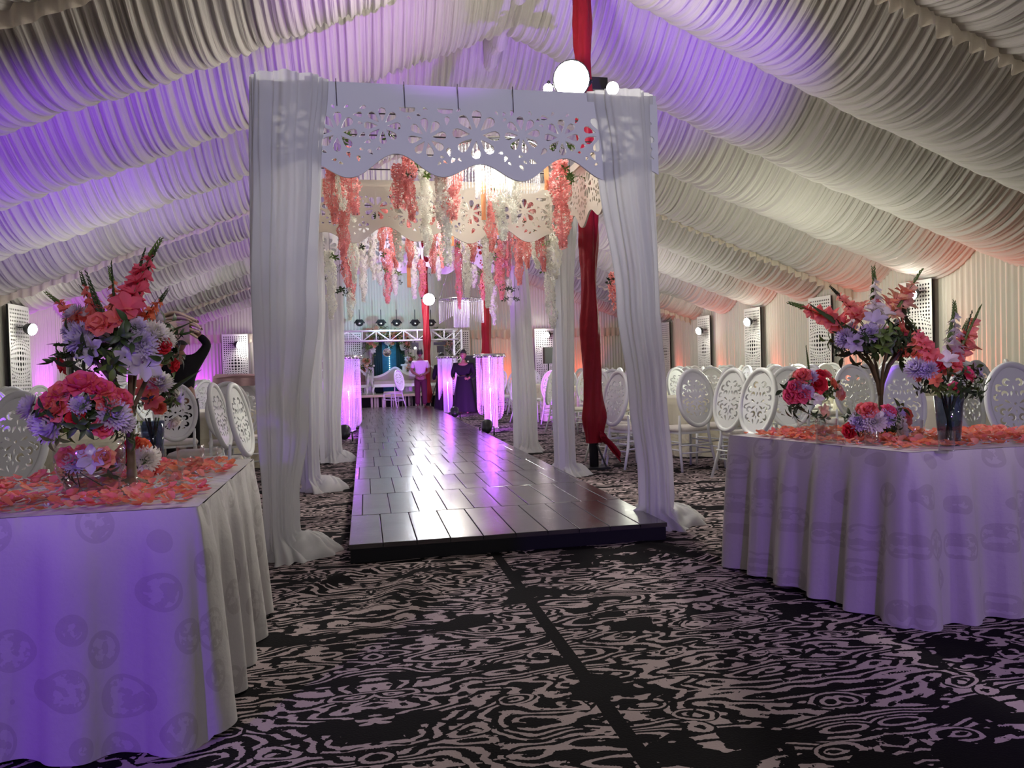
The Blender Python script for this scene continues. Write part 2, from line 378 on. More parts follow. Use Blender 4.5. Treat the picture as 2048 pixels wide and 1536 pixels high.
def damask(name, a, c):
    mt, nt, b, out = new_mat(name)
    tc = nd(nt, 'ShaderNodeTexCoord'); g = nd(nt, 'ShaderNodeNewGeometry')
    sep = nd(nt, 'ShaderNodeSeparateXYZ'); nt.links.new(tc.outputs['Object'], sep.inputs[0])
    along = mathn(nt, 'ADD', sep.outputs[0], mathn(nt, 'MULTIPLY', sep.outputs[1], 1.0))
    cb = nd(nt, 'ShaderNodeCombineXYZ'); nt.links.new(along, cb.inputs[0]); nt.links.new(mathn(nt, 'ADD', sep.outputs[2], mathn(nt, 'MULTIPLY', sep.outputs[1], 0.0)), cb.inputs[1])
    vo = nd(nt, 'ShaderNodeTexVoronoi'); vo.inputs['Scale'].default_value = 6.0; vo.inputs['Randomness'].default_value = 0.6; nt.links.new(cb.outputs[0], vo.inputs['Vector'])
    n = nd(nt, 'ShaderNodeTexNoise'); n.inputs['Scale'].default_value = 26; n.inputs['Detail'].default_value = 3; nt.links.new(cb.outputs[0], n.inputs['Vector'])
    ring = mathn(nt, 'LESS_THAN', mathn(nt, 'ABSOLUTE', mathn(nt, 'SUBTRACT', vo.outputs['Distance'], 0.40)), 0.035)
    inn = mathn(nt, 'MULTIPLY', mathn(nt, 'LESS_THAN', vo.outputs['Distance'], 0.37), mathn(nt, 'GREATER_THAN', n.outputs['Fac'], 0.49))
    p = mathn(nt, 'MAXIMUM', ring, inn)
    mx = nd(nt, 'ShaderNodeMix', data_type='RGBA'); mx.inputs[6].default_value = (*a, 1); mx.inputs[7].default_value = (*c, 1)
    nt.links.new(p, mx.inputs[0]); nt.links.new(mx.outputs[2], b.inputs['Base Color'])
    b.inputs['Roughness'].default_value = 0.6; b.inputs['Sheen Weight'].default_value = 0.15
    bp = nd(nt, 'ShaderNodeBump'); bp.inputs['Strength'].default_value = 0.35; bp.inputs['Distance'].default_value = 0.006
    n5 = nd(nt, 'ShaderNodeTexNoise'); n5.inputs['Scale'].default_value = 40; n5.inputs['Detail'].default_value = 4; nt.links.new(tc.outputs['Object'], n5.inputs['Vector'])
    nt.links.new(n5.outputs['Fac'], bp.inputs['Height']); nt.links.new(bp.outputs[0], b.inputs['Normal'])
    return mt
M['damask'] = damask('damask_tablecloth', (0.50, 0.475, 0.45), (0.42, 0.39, 0.37))
M['ivory'] = damask('ivory_tablecloth', (0.70, 0.67, 0.50), (0.62, 0.58, 0.42))

def planks():
    mt, nt, b, out = new_mat('glossy_dark_boards')
    tc = nd(nt, 'ShaderNodeTexCoord'); n = nd(nt, 'ShaderNodeTexNoise'); n.inputs['Scale'].default_value = 3.0; n.inputs['Detail'].default_value = 6
    nt.links.new(tc.outputs['Object'], n.inputs['Vector'])
    cr = nd(nt, 'ShaderNodeMapRange'); cr.inputs[3].default_value = 0.10; cr.inputs[4].default_value = 0.34
    nt.links.new(n.outputs['Fac'], cr.inputs[0]); nt.links.new(cr.outputs[0], b.inputs['Roughness'])
    b.inputs['Base Color'].default_value = (0.045, 0.038, 0.038, 1); b.inputs['Specular IOR Level'].default_value = 1.0; b.inputs['Coat Weight'].default_value = 0.45; b.inputs['Coat Roughness'].default_value = 0.22
    n2 = nd(nt, 'ShaderNodeTexNoise'); n2.inputs['Scale'].default_value = 14; n2.inputs['Detail'].default_value = 4; nt.links.new(tc.outputs['Object'], n2.inputs['Vector'])
    bp = nd(nt, 'ShaderNodeBump'); bp.inputs['Strength'].default_value = 0.12; bp.inputs['Distance'].default_value = 0.01
    nt.links.new(n2.outputs['Fac'], bp.inputs['Height']); nt.links.new(bp.outputs[0], b.inputs['Normal'])
    return mt
M['boards'] = planks()

# ================================================================== THE SETTING
XR, ZR, T = 2.05, 5.8, 0.385                             # ridge x, lowest height of the swags at the ridge, roof slope
XL, XW, YB = -6.4, 10.3, 27.0                            # left wall, right wall, back wall
BAY, Y7 = 2.05, 7.85                                     # swag spacing; the low edge of one swag is at y = 7.85
YF = Y7 - 5.5*BAY                                        # first wire, behind the camera
# floor with a few wrinkles in the carpet
def floor_mesh():
    xs = np.concatenate([np.linspace(XL-0.2, -2, 30), np.linspace(-1.95, 4, 170), np.linspace(4.1, XW+0.2, 40)])
    ys = np.concatenate([np.linspace(YF, 1.2, 20), np.linspace(1.22, 6.2, 170), np.linspace(6.3, YB+0.3, 90)])
    X, Y = np.meshgrid(xs, ys); Z = np.zeros_like(X)
    for cx, cy, ln, wd, h, a in [(0.15, 4.1, 0.5, 0.07, 0.030, 1.2), (0.32, 4.15, 0.45, 0.05, 0.022, 1.25), (-0.25, 4.35, 0.35, 0.06, 0.028, 0.9), (-0.1, 4.5, 0.3, 0.05, 0.02, 0.7), (1.85, 4.3, 0.35, 0.06, 0.022, 1.9), (1.95, 4.5, 0.3, 0.05, 0.022, 2.0), (2.1, 4.15, 0.4, 0.06, 0.02, 2.1)]:
        ca, sa = math.cos(a), math.sin(a); u = (X-cx)*ca+(Y-cy)*sa; v = -(X-cx)*sa+(Y-cy)*ca
        Z += h*np.exp(-(u/ln)**2-(v/wd)**2)
    return np_grid('floor', X, Y, Z, M['carpet'])
tag(link('floor', floor_mesh()), kind='structure')

def ceiling_part(side):
    L = (XW-XR+0.1) if side > 0 else (XR-XL+0.1)
    nx = int(L/0.0125); s = np.linspace(0, L, nx)         # horizontal run from the ridge
    nb = 15; per = 20
    vs = np.linspace(0, nb, nb*per+1); ys = YF + vs*BAY
    S, V = np.meshgrid(s, vs)
    ph = V - np.floor(V); k = np.floor(V).astype(int)
    sag = 0.50*(1-(2*ph-1)**2)                           # cusp - bottom - cusp
    # gathered pleats, their spacing different in each swag
    warp = 0.0; z = np.zeros_like(S)
    for sw in range(nb+1):
        msk = k == sw
        if not msk.any(): continue
        ss = S[msk]; vv = ph[msk]
        a = smooth_noise(ss, 100+sw, 0.35)*5 + (vv-0.5)*smooth_noise(ss, 300+sw, 0.8)*1.6
        p1 = np.sin(ss*2*PI/0.125 + a*2); p2 = np.sin(ss*2*PI/0.061 + a*3.1 + vv*1.5); p3 = np.sin(ss*2*PI/0.31 + a)
        amp = 0.45+0.75*np.sin(PI*vv)
        p1 = 1-2*np.abs(np.sin(ss*PI/0.098 + a)); p2 = 1-2*np.abs(np.sin(ss*PI/0.055 + a*1.6 + vv*0.8))
        z[msk] = (0.019*p1 + 0.011*p2 + 0.013*p3)*amp + 0.04*(smooth_noise(ss, 500+sw, 0.7)-0.5)*np.sin(PI*vv)
    Z0 = ZR + 0.50 - T*S - 0.10*np.sin(PI*S/L)           # roof plane through the wires, a little slack
    Zc = Z0 - sag + z
    Yc = YF + V*BAY + z*1.1*np.cos(PI*ph)
    X = XR + side*S
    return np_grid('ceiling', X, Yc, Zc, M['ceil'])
for sd in (-1, 1): tag(link('ceiling', ceiling_part(sd)), kind='structure')

# ruffles where a truss crosses the tent
def ruffle(name, A, B, h, waves, amp, mat_, seed=1, yoff=0.0):
    A, B = Vector(A), Vector(B); d = B-A; L = d.length; n = int(L/0.02); side = d.cross(Vector((0, 0, 1))).normalized()
    mb = MB(); rows = []
    for j in range(7):
        t = j/6; r = []
        for i in range(n+1):
            u = i/n*L
            w = math.sin(u*waves*2*PI + 2.5*mnoise.noise(Vector((u*1.3, seed, 0))))
            hh = h*(1+0.25*mnoise.noise(Vector((u*3, seed, 4))))
            p = A + d*(i/n) + side*(amp*w*(0.3+t)) + Vector((0, 0, -hh*t + 0.02*w*t))
            r.append(p)
        rows.append(r)
    mb.grid(rows); return mb.mesh(name, mat_)
def roofz(x, side): return ZR - T*abs(x-XR) - 0.10*math.sin(PI*min(1, abs(x-XR)/8.4))
tn = 1
for yy in (6.35, 14.3, 22.4):
    for sd, xe in ((-1, XL), (1, XW)):
        pts = []
        o = tag(link('trim_%d' % tn, ruffle('ruffle', (XR, yy, ZR+0.12), (xe, yy, ZR+0.05-T*abs(xe-XR)), 0.22, 5.5, 0.035, M['ruffle'], tn)), kind='structure'); tn += 1
# drape hanging along the ridge
mb = MB(); rows = []
for i in range(200):
    y = YF + i/199*(YB-YF); r = []
    for j in range(15):
        a = PI*j/14; w = 0.16+0.05*mnoise.noise(Vector((y*1.5, 3, 0))); sc = 0.05*math.sin(y*9)+0.03*math.sin(y*23+1)
        r.append(Vector((XR - w*math.cos(a)*(1+0.2*math.sin(y*14+j)), y, ZR+0.42 - (0.42+sc)*math.sin(a))))
    rows.append(r)
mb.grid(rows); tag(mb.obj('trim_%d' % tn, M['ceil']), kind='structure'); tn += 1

def pleated_wall(name, A, B, z0f, z1f, mat_, per=0.105, amp=0.028, seed=0, nz=8):
    A, B = Vector(A), Vector(B); d = B-A; L = d.length; n = int(L/0.02); side = Vector((-d.y, d.x, 0)).normalized()
    u = np.linspace(0, L, n+1); ph = smooth_noise(u, seed+40, 0.5)*5
    w = amp*np.sin(u*2*PI/per + ph) + amp*0.4*np.sin(u*2*PI/(per*0.43)+ph*1.7)
    t = np.linspace(0, 1, nz)[:, None]
    X = A.x + d.x*u/L + side.x*w*(0.5+0.5*(1-t)) ; Y = A.y + d.y*u/L + side.y*w*(0.5+0.5*(1-t))
    z0 = np.array([z0f(q) for q in u]); z1 = np.array([z1f(q) for q in u])
    Z = z0 + (z1-z0)*t
    return np_grid(name, X, Y, Z, mat_)
EAVE = ZR - T*(XW-XR) + 0.1
tag(link('wall_left', pleated_wall('wall_left', (XL, YF, 0), (XL, YB, 0), lambda q: 0.0, lambda q: EAVE+0.45, M['wallf'], seed=1)), kind='structure')
tag(link('wall_right', pleated_wall('wall_right', (XW, YF, 0), (XW, YB, 0), lambda q: 0.0, lambda q: EAVE+0.45, M['wallf'], seed=2)), kind='structure')
tag(link('wall_back', pleated_wall('wall_back', (XL, YB, 0), (XW, YB, 0), lambda q: 0.0, lambda q: ZR+0.5-T*abs(XL+q-XR), M['wallf'], seed=3)), kind='structure')
# valance along the back wall
o = tag(link('trim_%d' % tn, ruffle('valance', (XL, YB-0.12, 2.62), (XW, YB-0.12, 2.62), 0.30, 5.0, 0.03, M['ruffle'], 9)), kind='structure'); tn += 1

# ================================================================== RUNWAY
rw = thing('runway', 'long low runway of glossy dark boards running through the white arches to the stage', 'runway', (0.93, 4.8, 0))
mb = MB(); RX0, RX1, RY0, RY1 = -1.06, 1.07, 0.0, 18.3
r = random.Random(3)
row = 0; y = 0.0
while y < RY1-0.2:
    y1 = y + 0.98; off = [0.0, 0.13, 0.06, 0.17][row % 4]; x = RX0 - off
    while x < RX1-0.005:
        x1 = x + 0.215; a, b = max(x, RX0), min(x1, RX1)
        if b-a > 0.03:
            g = 0.003; zt = 0.12 + r.uniform(-0.0008, 0.0008); tl = r.uniform(-0.0012, 0.0012); bv = 0.003
            x0_, x1_, y0_, y1_ = a+g, b-g, y+0.004, y1-0.004
            vs = [(x0_, y0_, 0.09), (x1_, y0_, 0.09), (x1_, y1_, 0.09), (x0_, y1_, 0.09),
                  (x0_, y0_, zt-bv), (x1_, y0_, zt-bv), (x1_, y1_, zt-bv), (x0_, y1_, zt-bv),
                  (x0_+bv, y0_+bv, zt+tl), (x1_-bv, y0_+bv, zt-tl), (x1_-bv, y1_-bv, zt-tl), (x0_+bv, y1_-bv, zt+tl)]
            mb.add(vs, [(0, 1, 5, 4), (1, 2, 6, 5), (2, 3, 7, 6), (3, 0, 4, 7), (4, 5, 9, 8), (5, 6, 10, 9), (6, 7, 11, 10), (7, 4, 8, 11), (8, 9, 10, 11)])
        x = x1
    y = y1; row += 1
mb.obj('board_deck', M['boards'], rw, smooth=False)
mb = MB(); mb.box((0.005, y/2, 0.048), (RX1-RX0-0.02, y-0.02, 0.094)); mb.obj('base', M['dark'], rw, smooth=False)
RWY1 = 4.8+y

# ================================================================== THE ARCHES
GX0, GX1, GZ = -0.62, 2.11, 3.16
GY = (5.25, 7.85, 10.35)
canopy = thing('arch_canopy', 'white painted wooden canopy frame of three arches with sawn flower fretwork over the runway', 'canopy', (0.79, 5.25, 0))
CX, CY = 0.79, 5.25
def leafhole(cx, cy, a, ln, w, n=12):                    # teardrop, tip towards the centre
    out = []
    for i in range(n):
        t = 2*PI*i/n; x = ln/2*math.cos(t); y = w/2*math.sin(t)*(0.55+0.45*math.cos(t))
        out.append((cx+x*math.cos(a)-y*math.sin(a), cy+x*math.sin(a)+y*math.cos(a)))
    return out
def flower_holes(cx, cy, R, n=8, a0=0.2, w=0.42):
    return [leafhole(cx+R*0.62*math.cos(a0+2*PI*k/n), cy+R*0.62*math.sin(a0+2*PI*k/n), a0+2*PI*k/n, R*0.74, R*w*1.45) for k in range(n)]
def scallop(u):                                          # lower edge, u = 0..1 along the board
    return -0.50 - 0.065*math.cos(u*2*PI*4.6+0.6) - 0.03*math.sin(u*2*PI*2.3)
def fret_board(W_, seed, flowers):
    r = random.Random(seed); top = -0.075; out = [(0, 0), (W_, 0)]
    n = 90; out += [(W_*(1-i/n), scallop(1-i/n)) for i in range(n+1)]
    holes = []; discs = []
    def ok(x, y, rad):
        if x-rad < 0.02 or x+rad > W_-0.02 or y+rad > top or y-rad < scallop(min(1, max(0, x/W_)))+0.060: return False
        return all((x-a)**2+(y-b)**2 > (rad+c+0.003)**2 for a, b, c in discs)
    for fx, fy, fr, fn in flowers:
        holes.extend(flower_holes(fx*W_, fy, fr, fn, r.random())); discs.append((fx*W_, fy, fr))
    for i in range(int(W_/0.26)):                        # slots under the beam
        x = 0.12+i*0.26
        if ok(x, -0.105, 0.03) and ok(x+0.05, -0.105, 0.03):
            holes.append([(x-0.035, -0.09), (x+0.075, -0.09), (x+0.07, -0.115), (x+0.04, -0.125), (x, -0.125), (x-0.03, -0.112)]); discs += [(x-0.01, -0.105, 0.035), (x+0.05, -0.105, 0.035)]
    for _ in range(4000):
        rad = r.choice((0.06, 0.05, 0.042, 0.032, 0.024, 0.018)); x = r.uniform(0.03, W_-0.03); y = r.uniform(-0.50, -0.08)
        if ok(x, y, rad):
            if rad > 0.035: holes.extend(flower_holes(x, y, rad, 6, r.random(), 0.5))
            else: holes.append(leafhole(x, y, r.uniform(0, PI), rad*2.0, rad*1.8, 9))
            discs.append((x, y, rad))
    return out, holes
FL = [(0.055, -0.21, 0.125, 8), (0.165, -0.27, 0.135, 8), (0.275, -0.22, 0.125, 8), (0.385, -0.29, 0.135, 8), (0.510, -0.26, 0.170, 8), (0.630, -0.25, 0.130, 8), (0.735, -0.26, 0.130, 8), (0.84, -0.23, 0.130, 8), (0.945, -0.27, 0.125, 8)]
WG = GX1-GX0
for gi, gy in enumerate(GY):
    mt = M['paint'] if gi != 1 else M['cream']
    mb = MB(); mb.box((0, gy-CY, GZ-0.035), (WG, 0.09, 0.07)); mb.obj('beam', mt, canopy, smooth=False)
    o_, h_ = fret_board(WG, 5+gi, FL)
    me = fret('fretwork_panel', [(a-WG/2, b) for a, b in o_], [[(a-WG/2, b) for a, b in h] for h in h_], 0.018, mt)
    link('fretwork_panel', me, canopy, (0, gy-CY-0.055, GZ-0.07))
    for sx in (GX0+0.04, GX1-0.04):
        mb = MB(); mb.box((sx-CX, gy-CY, GZ/2-0.035), (0.06, 0.06, GZ-0.07)); mb.obj('post', M['paint'], canopy, smooth=False)
for k in range(2):
    ln = GY[k+1]-GY[k]
    for sx in (GX0+0.03, GX1-0.03):
        mb = MB(); mb.box((sx-CX, (GY[k]+GY[k+1])/2-CY, GZ-0.035), (0.06, ln-0.09, 0.07)); mb.obj('side_beam', M['cream'], canopy, smooth=False)
        o_, h_ = fret_board(ln-0.1, 20+k+int(sx), [(0.12, -0.22, 0.12, 8), (0.33, -0.28, 0.12, 8), (0.55, -0.22, 0.12, 8), (0.8, -0.26, 0.13, 8)])
        me = fret('side_fretwork_panel', o_, h_, 0.018, M['cream'], 'YZ')
        link('side_fretwork_panel', me, canopy, (sx-CX, GY[k]-CY+0.05, GZ-0.07))
for y in np.linspace(GY[0]+0.5, GY[2]-0.4, 9):            # thin rods the garlands hang from
    mb = MB(); mb.tube([(GX0-CX, y-CY, GZ-0.02), (GX1-CX, y-CY, GZ-0.02)], 0.006, 6); mb.obj('hanging_rod', M['wire'], canopy)
for px in (672, 808, 915, 1025):                          # wires over the front beam
    p = at(px, 180, GY[0]-0.07)
    mb = MB(); mb.tube([(p.x-CX, -0.071, GZ+0.01), (p.x-CX+0.003, -0.071, GZ-0.17)], 0.003, 5); mb.obj('tie_wire', M['wire'], canopy)

def interp(tab, t):
    for (a, *va), (b, *vb) in zip(tab, tab[1:]):
        if t <= b:
            f = (t-a)/(b-a) if b > a else 0; f = f*f*(3-2*f)
            return [x+(y-x)*f for x, y in zip(va, vb)]
    return list(tab[-1][1:])
def curtain(label, tab, nfold, seed, name='sheer_curtain', matn='sheer'):
    # tab rows: height z, centre x, centre y, half width, half depth
    r = random.Random(seed); nu = 120; nz = 70
    zs = [tab[0][0]+(tab[-1][0]-tab[0][0])*i/(nz-1) for i in range(nz)]
    T2 = [(-row[0], *row[1:]) for row in tab]
    rows = []
    for i, z in enumerate(zs):
        cx, cy, hw, hd = interp(T2, -z); row = []
        low = max(0.0, 1-z/0.40)
        for j in range(nu):
            a = 2*PI*j/nu
            w = 1 + 0.15*math.sin(nfold*a+seed+0.8*math.sin(z*1.1+seed)) + 0.09*math.sin((nfold*2+3)*a+seed*2+z*0.6) + 0.22*low*mnoise.noise(Vector((3*math.cos(a), 3*math.sin(a), z*11+seed)))
            sq = 1.0/max(abs(math.cos(a))**1.2+abs(math.sin(a))**1.2, 0.6)**0.4
            zz = z + 0.030*low*math.sin(5*a+seed+z*20)*(z > 0.02)
            row.append(Vector((cx+hw*w*sq*math.cos(a), cy+hd*w*sq*math.sin(a), max(zz, 0.004))))
        rows.append(row)
    mb = MB(); mb.grid(rows, closed_u=True)
    o = mb.obj(name, M[matn]); tag(o, label, 'curtain', 'sheer curtains on the arch posts' if matn == 'sheer' else None)
    return o
def px_curtain(label, Y, rows, yb, nf, seed, dx=0.0):
    # rows: (py, left px, right px, half depth)
    tab = []
    for py, a, b, hd in rows:
        p = at(a, py, Y); q = at(b, py, Y)
        tab.append((p.z*0.5+q.z*0.5, (p.x+q.x)/2, Y, abs(q.x-p.x)/2*0.92, hd))
    z, cx, cy, hw, hd = tab[-1]
    tab = [t for t in tab if t[0] > 0.30]
    tab.append((0.16, cx, Y, hw*1.02, hd)); tab.append((0.07, cx+dx*0.4, Y+yb, hw*1.45, hd*1.7)); tab.append((0.03, cx+dx, Y+yb, hw*1.85, hd*2.2)); tab.append((0.004, cx+dx, Y+yb, hw*2.0, hd*2.5))
    o = curtain(label, tab, nf, seed)
    r = random.Random(seed); mb = MB(); rows = []; pr = 0.27 if Y < 6 else 0.22
    for i in range(22):                                  # loose cloth heaped round the foot
        f = i/21; row = []
        for j in range(72):
            a = 2*PI*j/72; e = pr*(1+0.28*mnoise.noise(Vector((1.6*math.cos(a), 1.6*math.sin(a), seed)))+0.05*math.sin(9*a+seed))
            rr = e*(0.25+0.75*f); h = 0.15*(1-f)**0.8 + 0.022*(1-abs(2*f-1))*math.sin(11*a+7*f+2*math.sin(3*a)) + 0.02*mnoise.noise(Vector((rr*9*math.cos(a), rr*9*math.sin(a), seed+5)))*(1-f)
            row.append(Vector((cx+dx*1.6+rr*1.15*math.cos(a), Y+yb+rr*0.85*math.sin(a), max(0.004+0.018*(f > 0.9)*0, h+0.005))))
        rows.append(row)
    mb.grid(rows, closed_u=True); mb.obj('cloth_puddle', M['sheer'], o)
    return o
px_curtain('white sheer curtain on the front left arch post, the widest one, behind the flower table', 5.15, [(152, 497, 652, 0.10), (330, 498, 640, 0.10), (600, 500, 632, 0.11), (850, 512, 612, 0.12), (1000, 524, 595, 0.12)], 0.03, 7, 1, 0.06)
px_curtain('white sheer curtain on the front right arch post, swept outwards over the carpet', 5.20, [(186, 1180, 1302, 0.10), (330, 1200, 1306, 0.10), (600, 1238, 1318, 0.11), (800, 1262, 1330, 0.12), (950, 1278, 1342, 0.13)], 0.12, 6, 2, 0.08)
px_curtain('sheer curtain on the middle left arch post, knotted into a round puddle', 7.9, [(345, 585, 640, 0.08), (600, 592, 648, 0.09), (800, 598, 640, 0.09), (920, 602, 640, 0.10)], 0.05, 5, 3, 0.08)
px_curtain('sheer curtain on the middle right arch post, beside the red draped pole', 7.95, [(350, 1105, 1160, 0.08), (600, 1108, 1148, 0.09), (800, 1104, 1148, 0.10), (900, 1108, 1150, 0.12)], 0.05, 5, 4, 0.02)
px_curtain('sheer curtain on the rear left arch post, beside the purple crystal column', 10.4, [(465, 640, 682, 0.08), (700, 648, 690, 0.08), (850, 650, 684, 0.09)], 0.05, 5, 5, 0.04)
px_curtain('sheer curtain on the rear right arch post, tied above a fan of loose cloth', 10.4, [(465, 1015, 1050, 0.08), (650, 1026, 1062, 0.08), (820, 1036, 1074, 0.09)], 0.06, 5, 6, -0.03)

# ================================================================== TENT POLES
def pole(label, pts, drape, top, lampz, seed, base=True):
    t = thing('tent_pole', label, 'pole', pts[0]); x0, y0, z0 = pts[0]
    mb = MB(); mb.tube([(0, 0, 0.0), (0, 0, top)], 0.055, 12); mb.obj('pole', mat('dark_iron', (0.02, 0.02, 0.02), 0.5), t)
    if base:
        mb = MB(); mb.box((0, 0, 0.012), (0.3, 0.3, 0.024)); mb.tube([(0.02, -0.07, 0.28), (0.12, -0.1, 0.02)], 0.012, 6)
        mb.obj('foot_plate', M['black'], t, smooth=False)
    mb = MB(); rows = []; n = 90
    for i in range(n+1):
        f = i/n; z = drape[0]+(drape[1]-drape[0])*f; row = []
        w = 0.100+0.028*mnoise.noise(Vector((z*1.6, seed, 2))) + (0.035*math.exp(-((z-drape[0]-0.28)/0.16)**2))
        for j in range(28):
            a = 2*PI*j/28
            q = w*(1+0.16*math.sin(3*a+z*2.2+seed)+0.10*math.sin(7*a-z*5)+0.08*mnoise.noise(Vector((3*math.cos(a), 3*math.sin(a), z*7))))
            row.append((q*math.cos(a), q*math.sin(a)*0.8, z))
        rows.append(row)
    mb.grid(rows, closed_u=True); mb.obj('red_drape', M['satin'], t)
    if base:
        mb = MB(); rows = []
        for i in range(12):
            f = i/11; row = []
            for j in range(14):
                a = j/13; row.append((0.05+0.22*f, -0.13+0.05*math.sin(a*9+f*3), 0.42-0.24*f**1.5 - 0.10*a + 0.03*math.sin(a*14+f*6)))
            rows.append(row)
        mb.grid(rows); mb.obj('drape_tail', M['satin'], t)
    return t
p1 = pole('tent pole draped in wrinkled red satin down to a knotted tail, right of runway', [(2.62, 8.45, 0)], (0.30, 5.5), 5.9, 4.4, 1)
p2 = pole('second tent pole in red satin, seen above the nearest crystal column', [(2.72, 16.6, 0)], (1.1, 5.3), 5.8, 3, 2, False)
p3 = pole('third slim tent pole in red satin, nearest the stage', [(xat(856, 23.6, 0.6), 23.6, 0)], (0.2, 5.4), 5.8, 3, 3, False)

def flood(label, loc, aim, s=1.0, glow='glow', group=None):
    t = thing('flood_lamp', label, 'lamp', loc, 0, group)
    d = (Vector(aim)-Vector(loc)); rz = math.atan2(d.y, d.x)+PI/2; t.rotation_euler = (0, 0, rz)
    mb = MB(); mb.lathe([(0.0, 0.06), (0.05, 0.05), (0.10, 0.0), (0.13, -0.10), (0.13, -0.12), (0.115, -0.12), (0.09, -0.03), (0.0, -0.01)], 20)
    o = mb.obj('housing', M['black'], t); o.rotation_euler = (-PI/2+0.25, 0, 0); o.scale = (s, s, s)
    mb = MB(); mb.sphere((0, 0, -0.10), 0.125, 16, 10, (1, 1, 0.8)); o = mb.obj('lens', M[glow], t); o.rotation_euler = (-PI/2+0.25, 0, 0); o.scale = (s, s, s)
    mb = MB(); mb.tube([(-0.15*s, 0, 0), (-0.15*s, 0.10*s, 0.02), (0.15*s, 0.10*s, 0.02), (0.15*s, 0, 0)], 0.012*s, 6); mb.obj('yoke', M['black'], t)
    mb = MB(); mb.tube([(0, 0.10*s, 0.02), (0, 0.24, 0.02)], 0.014*s, 6); mb.obj('mounting_arm', M['black'], t)
    return t
flood('blazing white flood lamp on the pole above the right end of the front arch', at(1140, 163, 8.2), (0.8, 0, 1.5), 1.6)
flood('small tilted flood lamp beside the blazing one, right of it on the pole bracket', at(1222, 178, 8.35), (2.6, 4, 1.0), 0.6)
flood('small flood lamp peeping over the front beam, left of the blazing one', at(1097, 178, 8.35), (0.6, 4, 1.0), 0.45)
mb = MB(); a = at(1110, 172, 8.45); b = at(1225, 176, 8.45); mb.tube([a, b], 0.03, 8); mb.box((a+b)/2+Vector((0.1, 0, 0.03)), (0.34, 0.12, 0.14)); tag(mb.obj('lamp_bracket', M['black'], smooth=False), 'dark bracket and ballast box clamped across the first red pole', 'bracket')
flood('bright flood lamp on the third red pole, above the stage, seen under the garlands', at(857, 597, 23.4), (1.0, 0, 1.5), 1.5)

# ================================================================== PERFORATED SCREENS ON THE WALLS
def lattice_mesh():
    Wd, z0, z1, cz, R = 0.84, 0.004, 2.62, 1.60, 0.30
    outl = [(-Wd/2, z0), (Wd/2, z0), (Wd/2, z1), (-Wd/2, z1)]; holes = []
    sp = 0.0695; nx = 11; nz = 37
    for i in range(nx):
        for j in range(nz):
            x = (i-(nx-1)/2)*sp; z = z0+0.09+j*sp; dx, dz = x, z-cz; r = math.hypot(dx, dz)
            rad = 0.0205
            k = 1.0
            if r < 0.42:
                f = r/0.42
                k = 1.0 + 0.62*(1-f)**1.0 if f < 0.72 else 1.0+0.17*(1-f)/0.28
                rad = 0.045*(1-0.64*min(1, f/0.72)) if f < 0.72 else 0.0150
            x2, z2 = dx*k, cz+dz*k
            if abs(x2)+rad > Wd/2-0.012: continue
            if not (z0+rad+0.02 < z2 < z1-rad-0.02): continue
            # squash holes radially at the rim of the bulge
            sq = 1.0
            if 0.3 < r/0.42 < 0.72: sq = 0.7
            a0 = math.atan2(dz, dx); h = []
            for q in range(8):
                t = 2*PI*q/8+PI/8; hx, hy = rad*sq*math.cos(t), rad*math.sin(t)
                h.append((x2+hx*math.cos(a0)-hy*math.sin(a0), z2+hx*math.sin(a0)+hy*math.cos(a0)))
            cxh, czh = x2, z2
            if all((cxh-u)**2+(czh-v)**2 > (rad+w+0.004)**2 for u, v, w in lattice_mesh.done[-60:]):
                holes.append(h); lattice_mesh.done.append((cxh, czh, rad))
    return fret('perforated_board', outl, holes, 0.006, M['lattice'])
lattice_mesh.done = []
LM = lattice_mesh()
mb = MB(); mb.box((0, 0, 1.385), (0.82, 0.02, 2.45)); LBK = mb.mesh('backing', M['dark'], False)
mb = MB(); mb.box((0, 0, 1.385), (0.08, 0.10, 2.5)); LPL = mb.mesh('side_post', M['ruffle'], False)
def screen(label, x, y, rz):
    t = thing('perforated_screen', label, 'screen panel', (x, y, 0), rz, 'perforated screens along the walls')
    link('board', LM, t, (0, -0.05, 0)); link('backing', LBK, t, (0, -0.02, 0))
    return t
ORD = ['first', 'second', 'third', 'fourth', 'fifth', 'sixth', 'seventh', 'eighth', 'ninth', 'tenth', 'eleventh', 'twelfth']
for i, y in enumerate((24.2, 21.2, 18.3, 15.3, 12.3, 9.2)):
    screen('white perforated screen with bulging dots on right wall, %s from far corner' % ORD[i], XW-0.12, y, -PI/2)
for i, y in enumerate((23.9, 21.2, 18.4, 15.4)):
    screen('white perforated screen with bulging dots on left wall, %s from far corner' % ORD[i], XL+0.12, y, PI/2)
for i, px in enumerate((472, 700, 917, 1092)):
    screen('perforated screen with bulging dot pattern on the back wall, %s from the left' % ORD[i], xat(px, YB-0.15, 1.5), YB-0.15, 0)
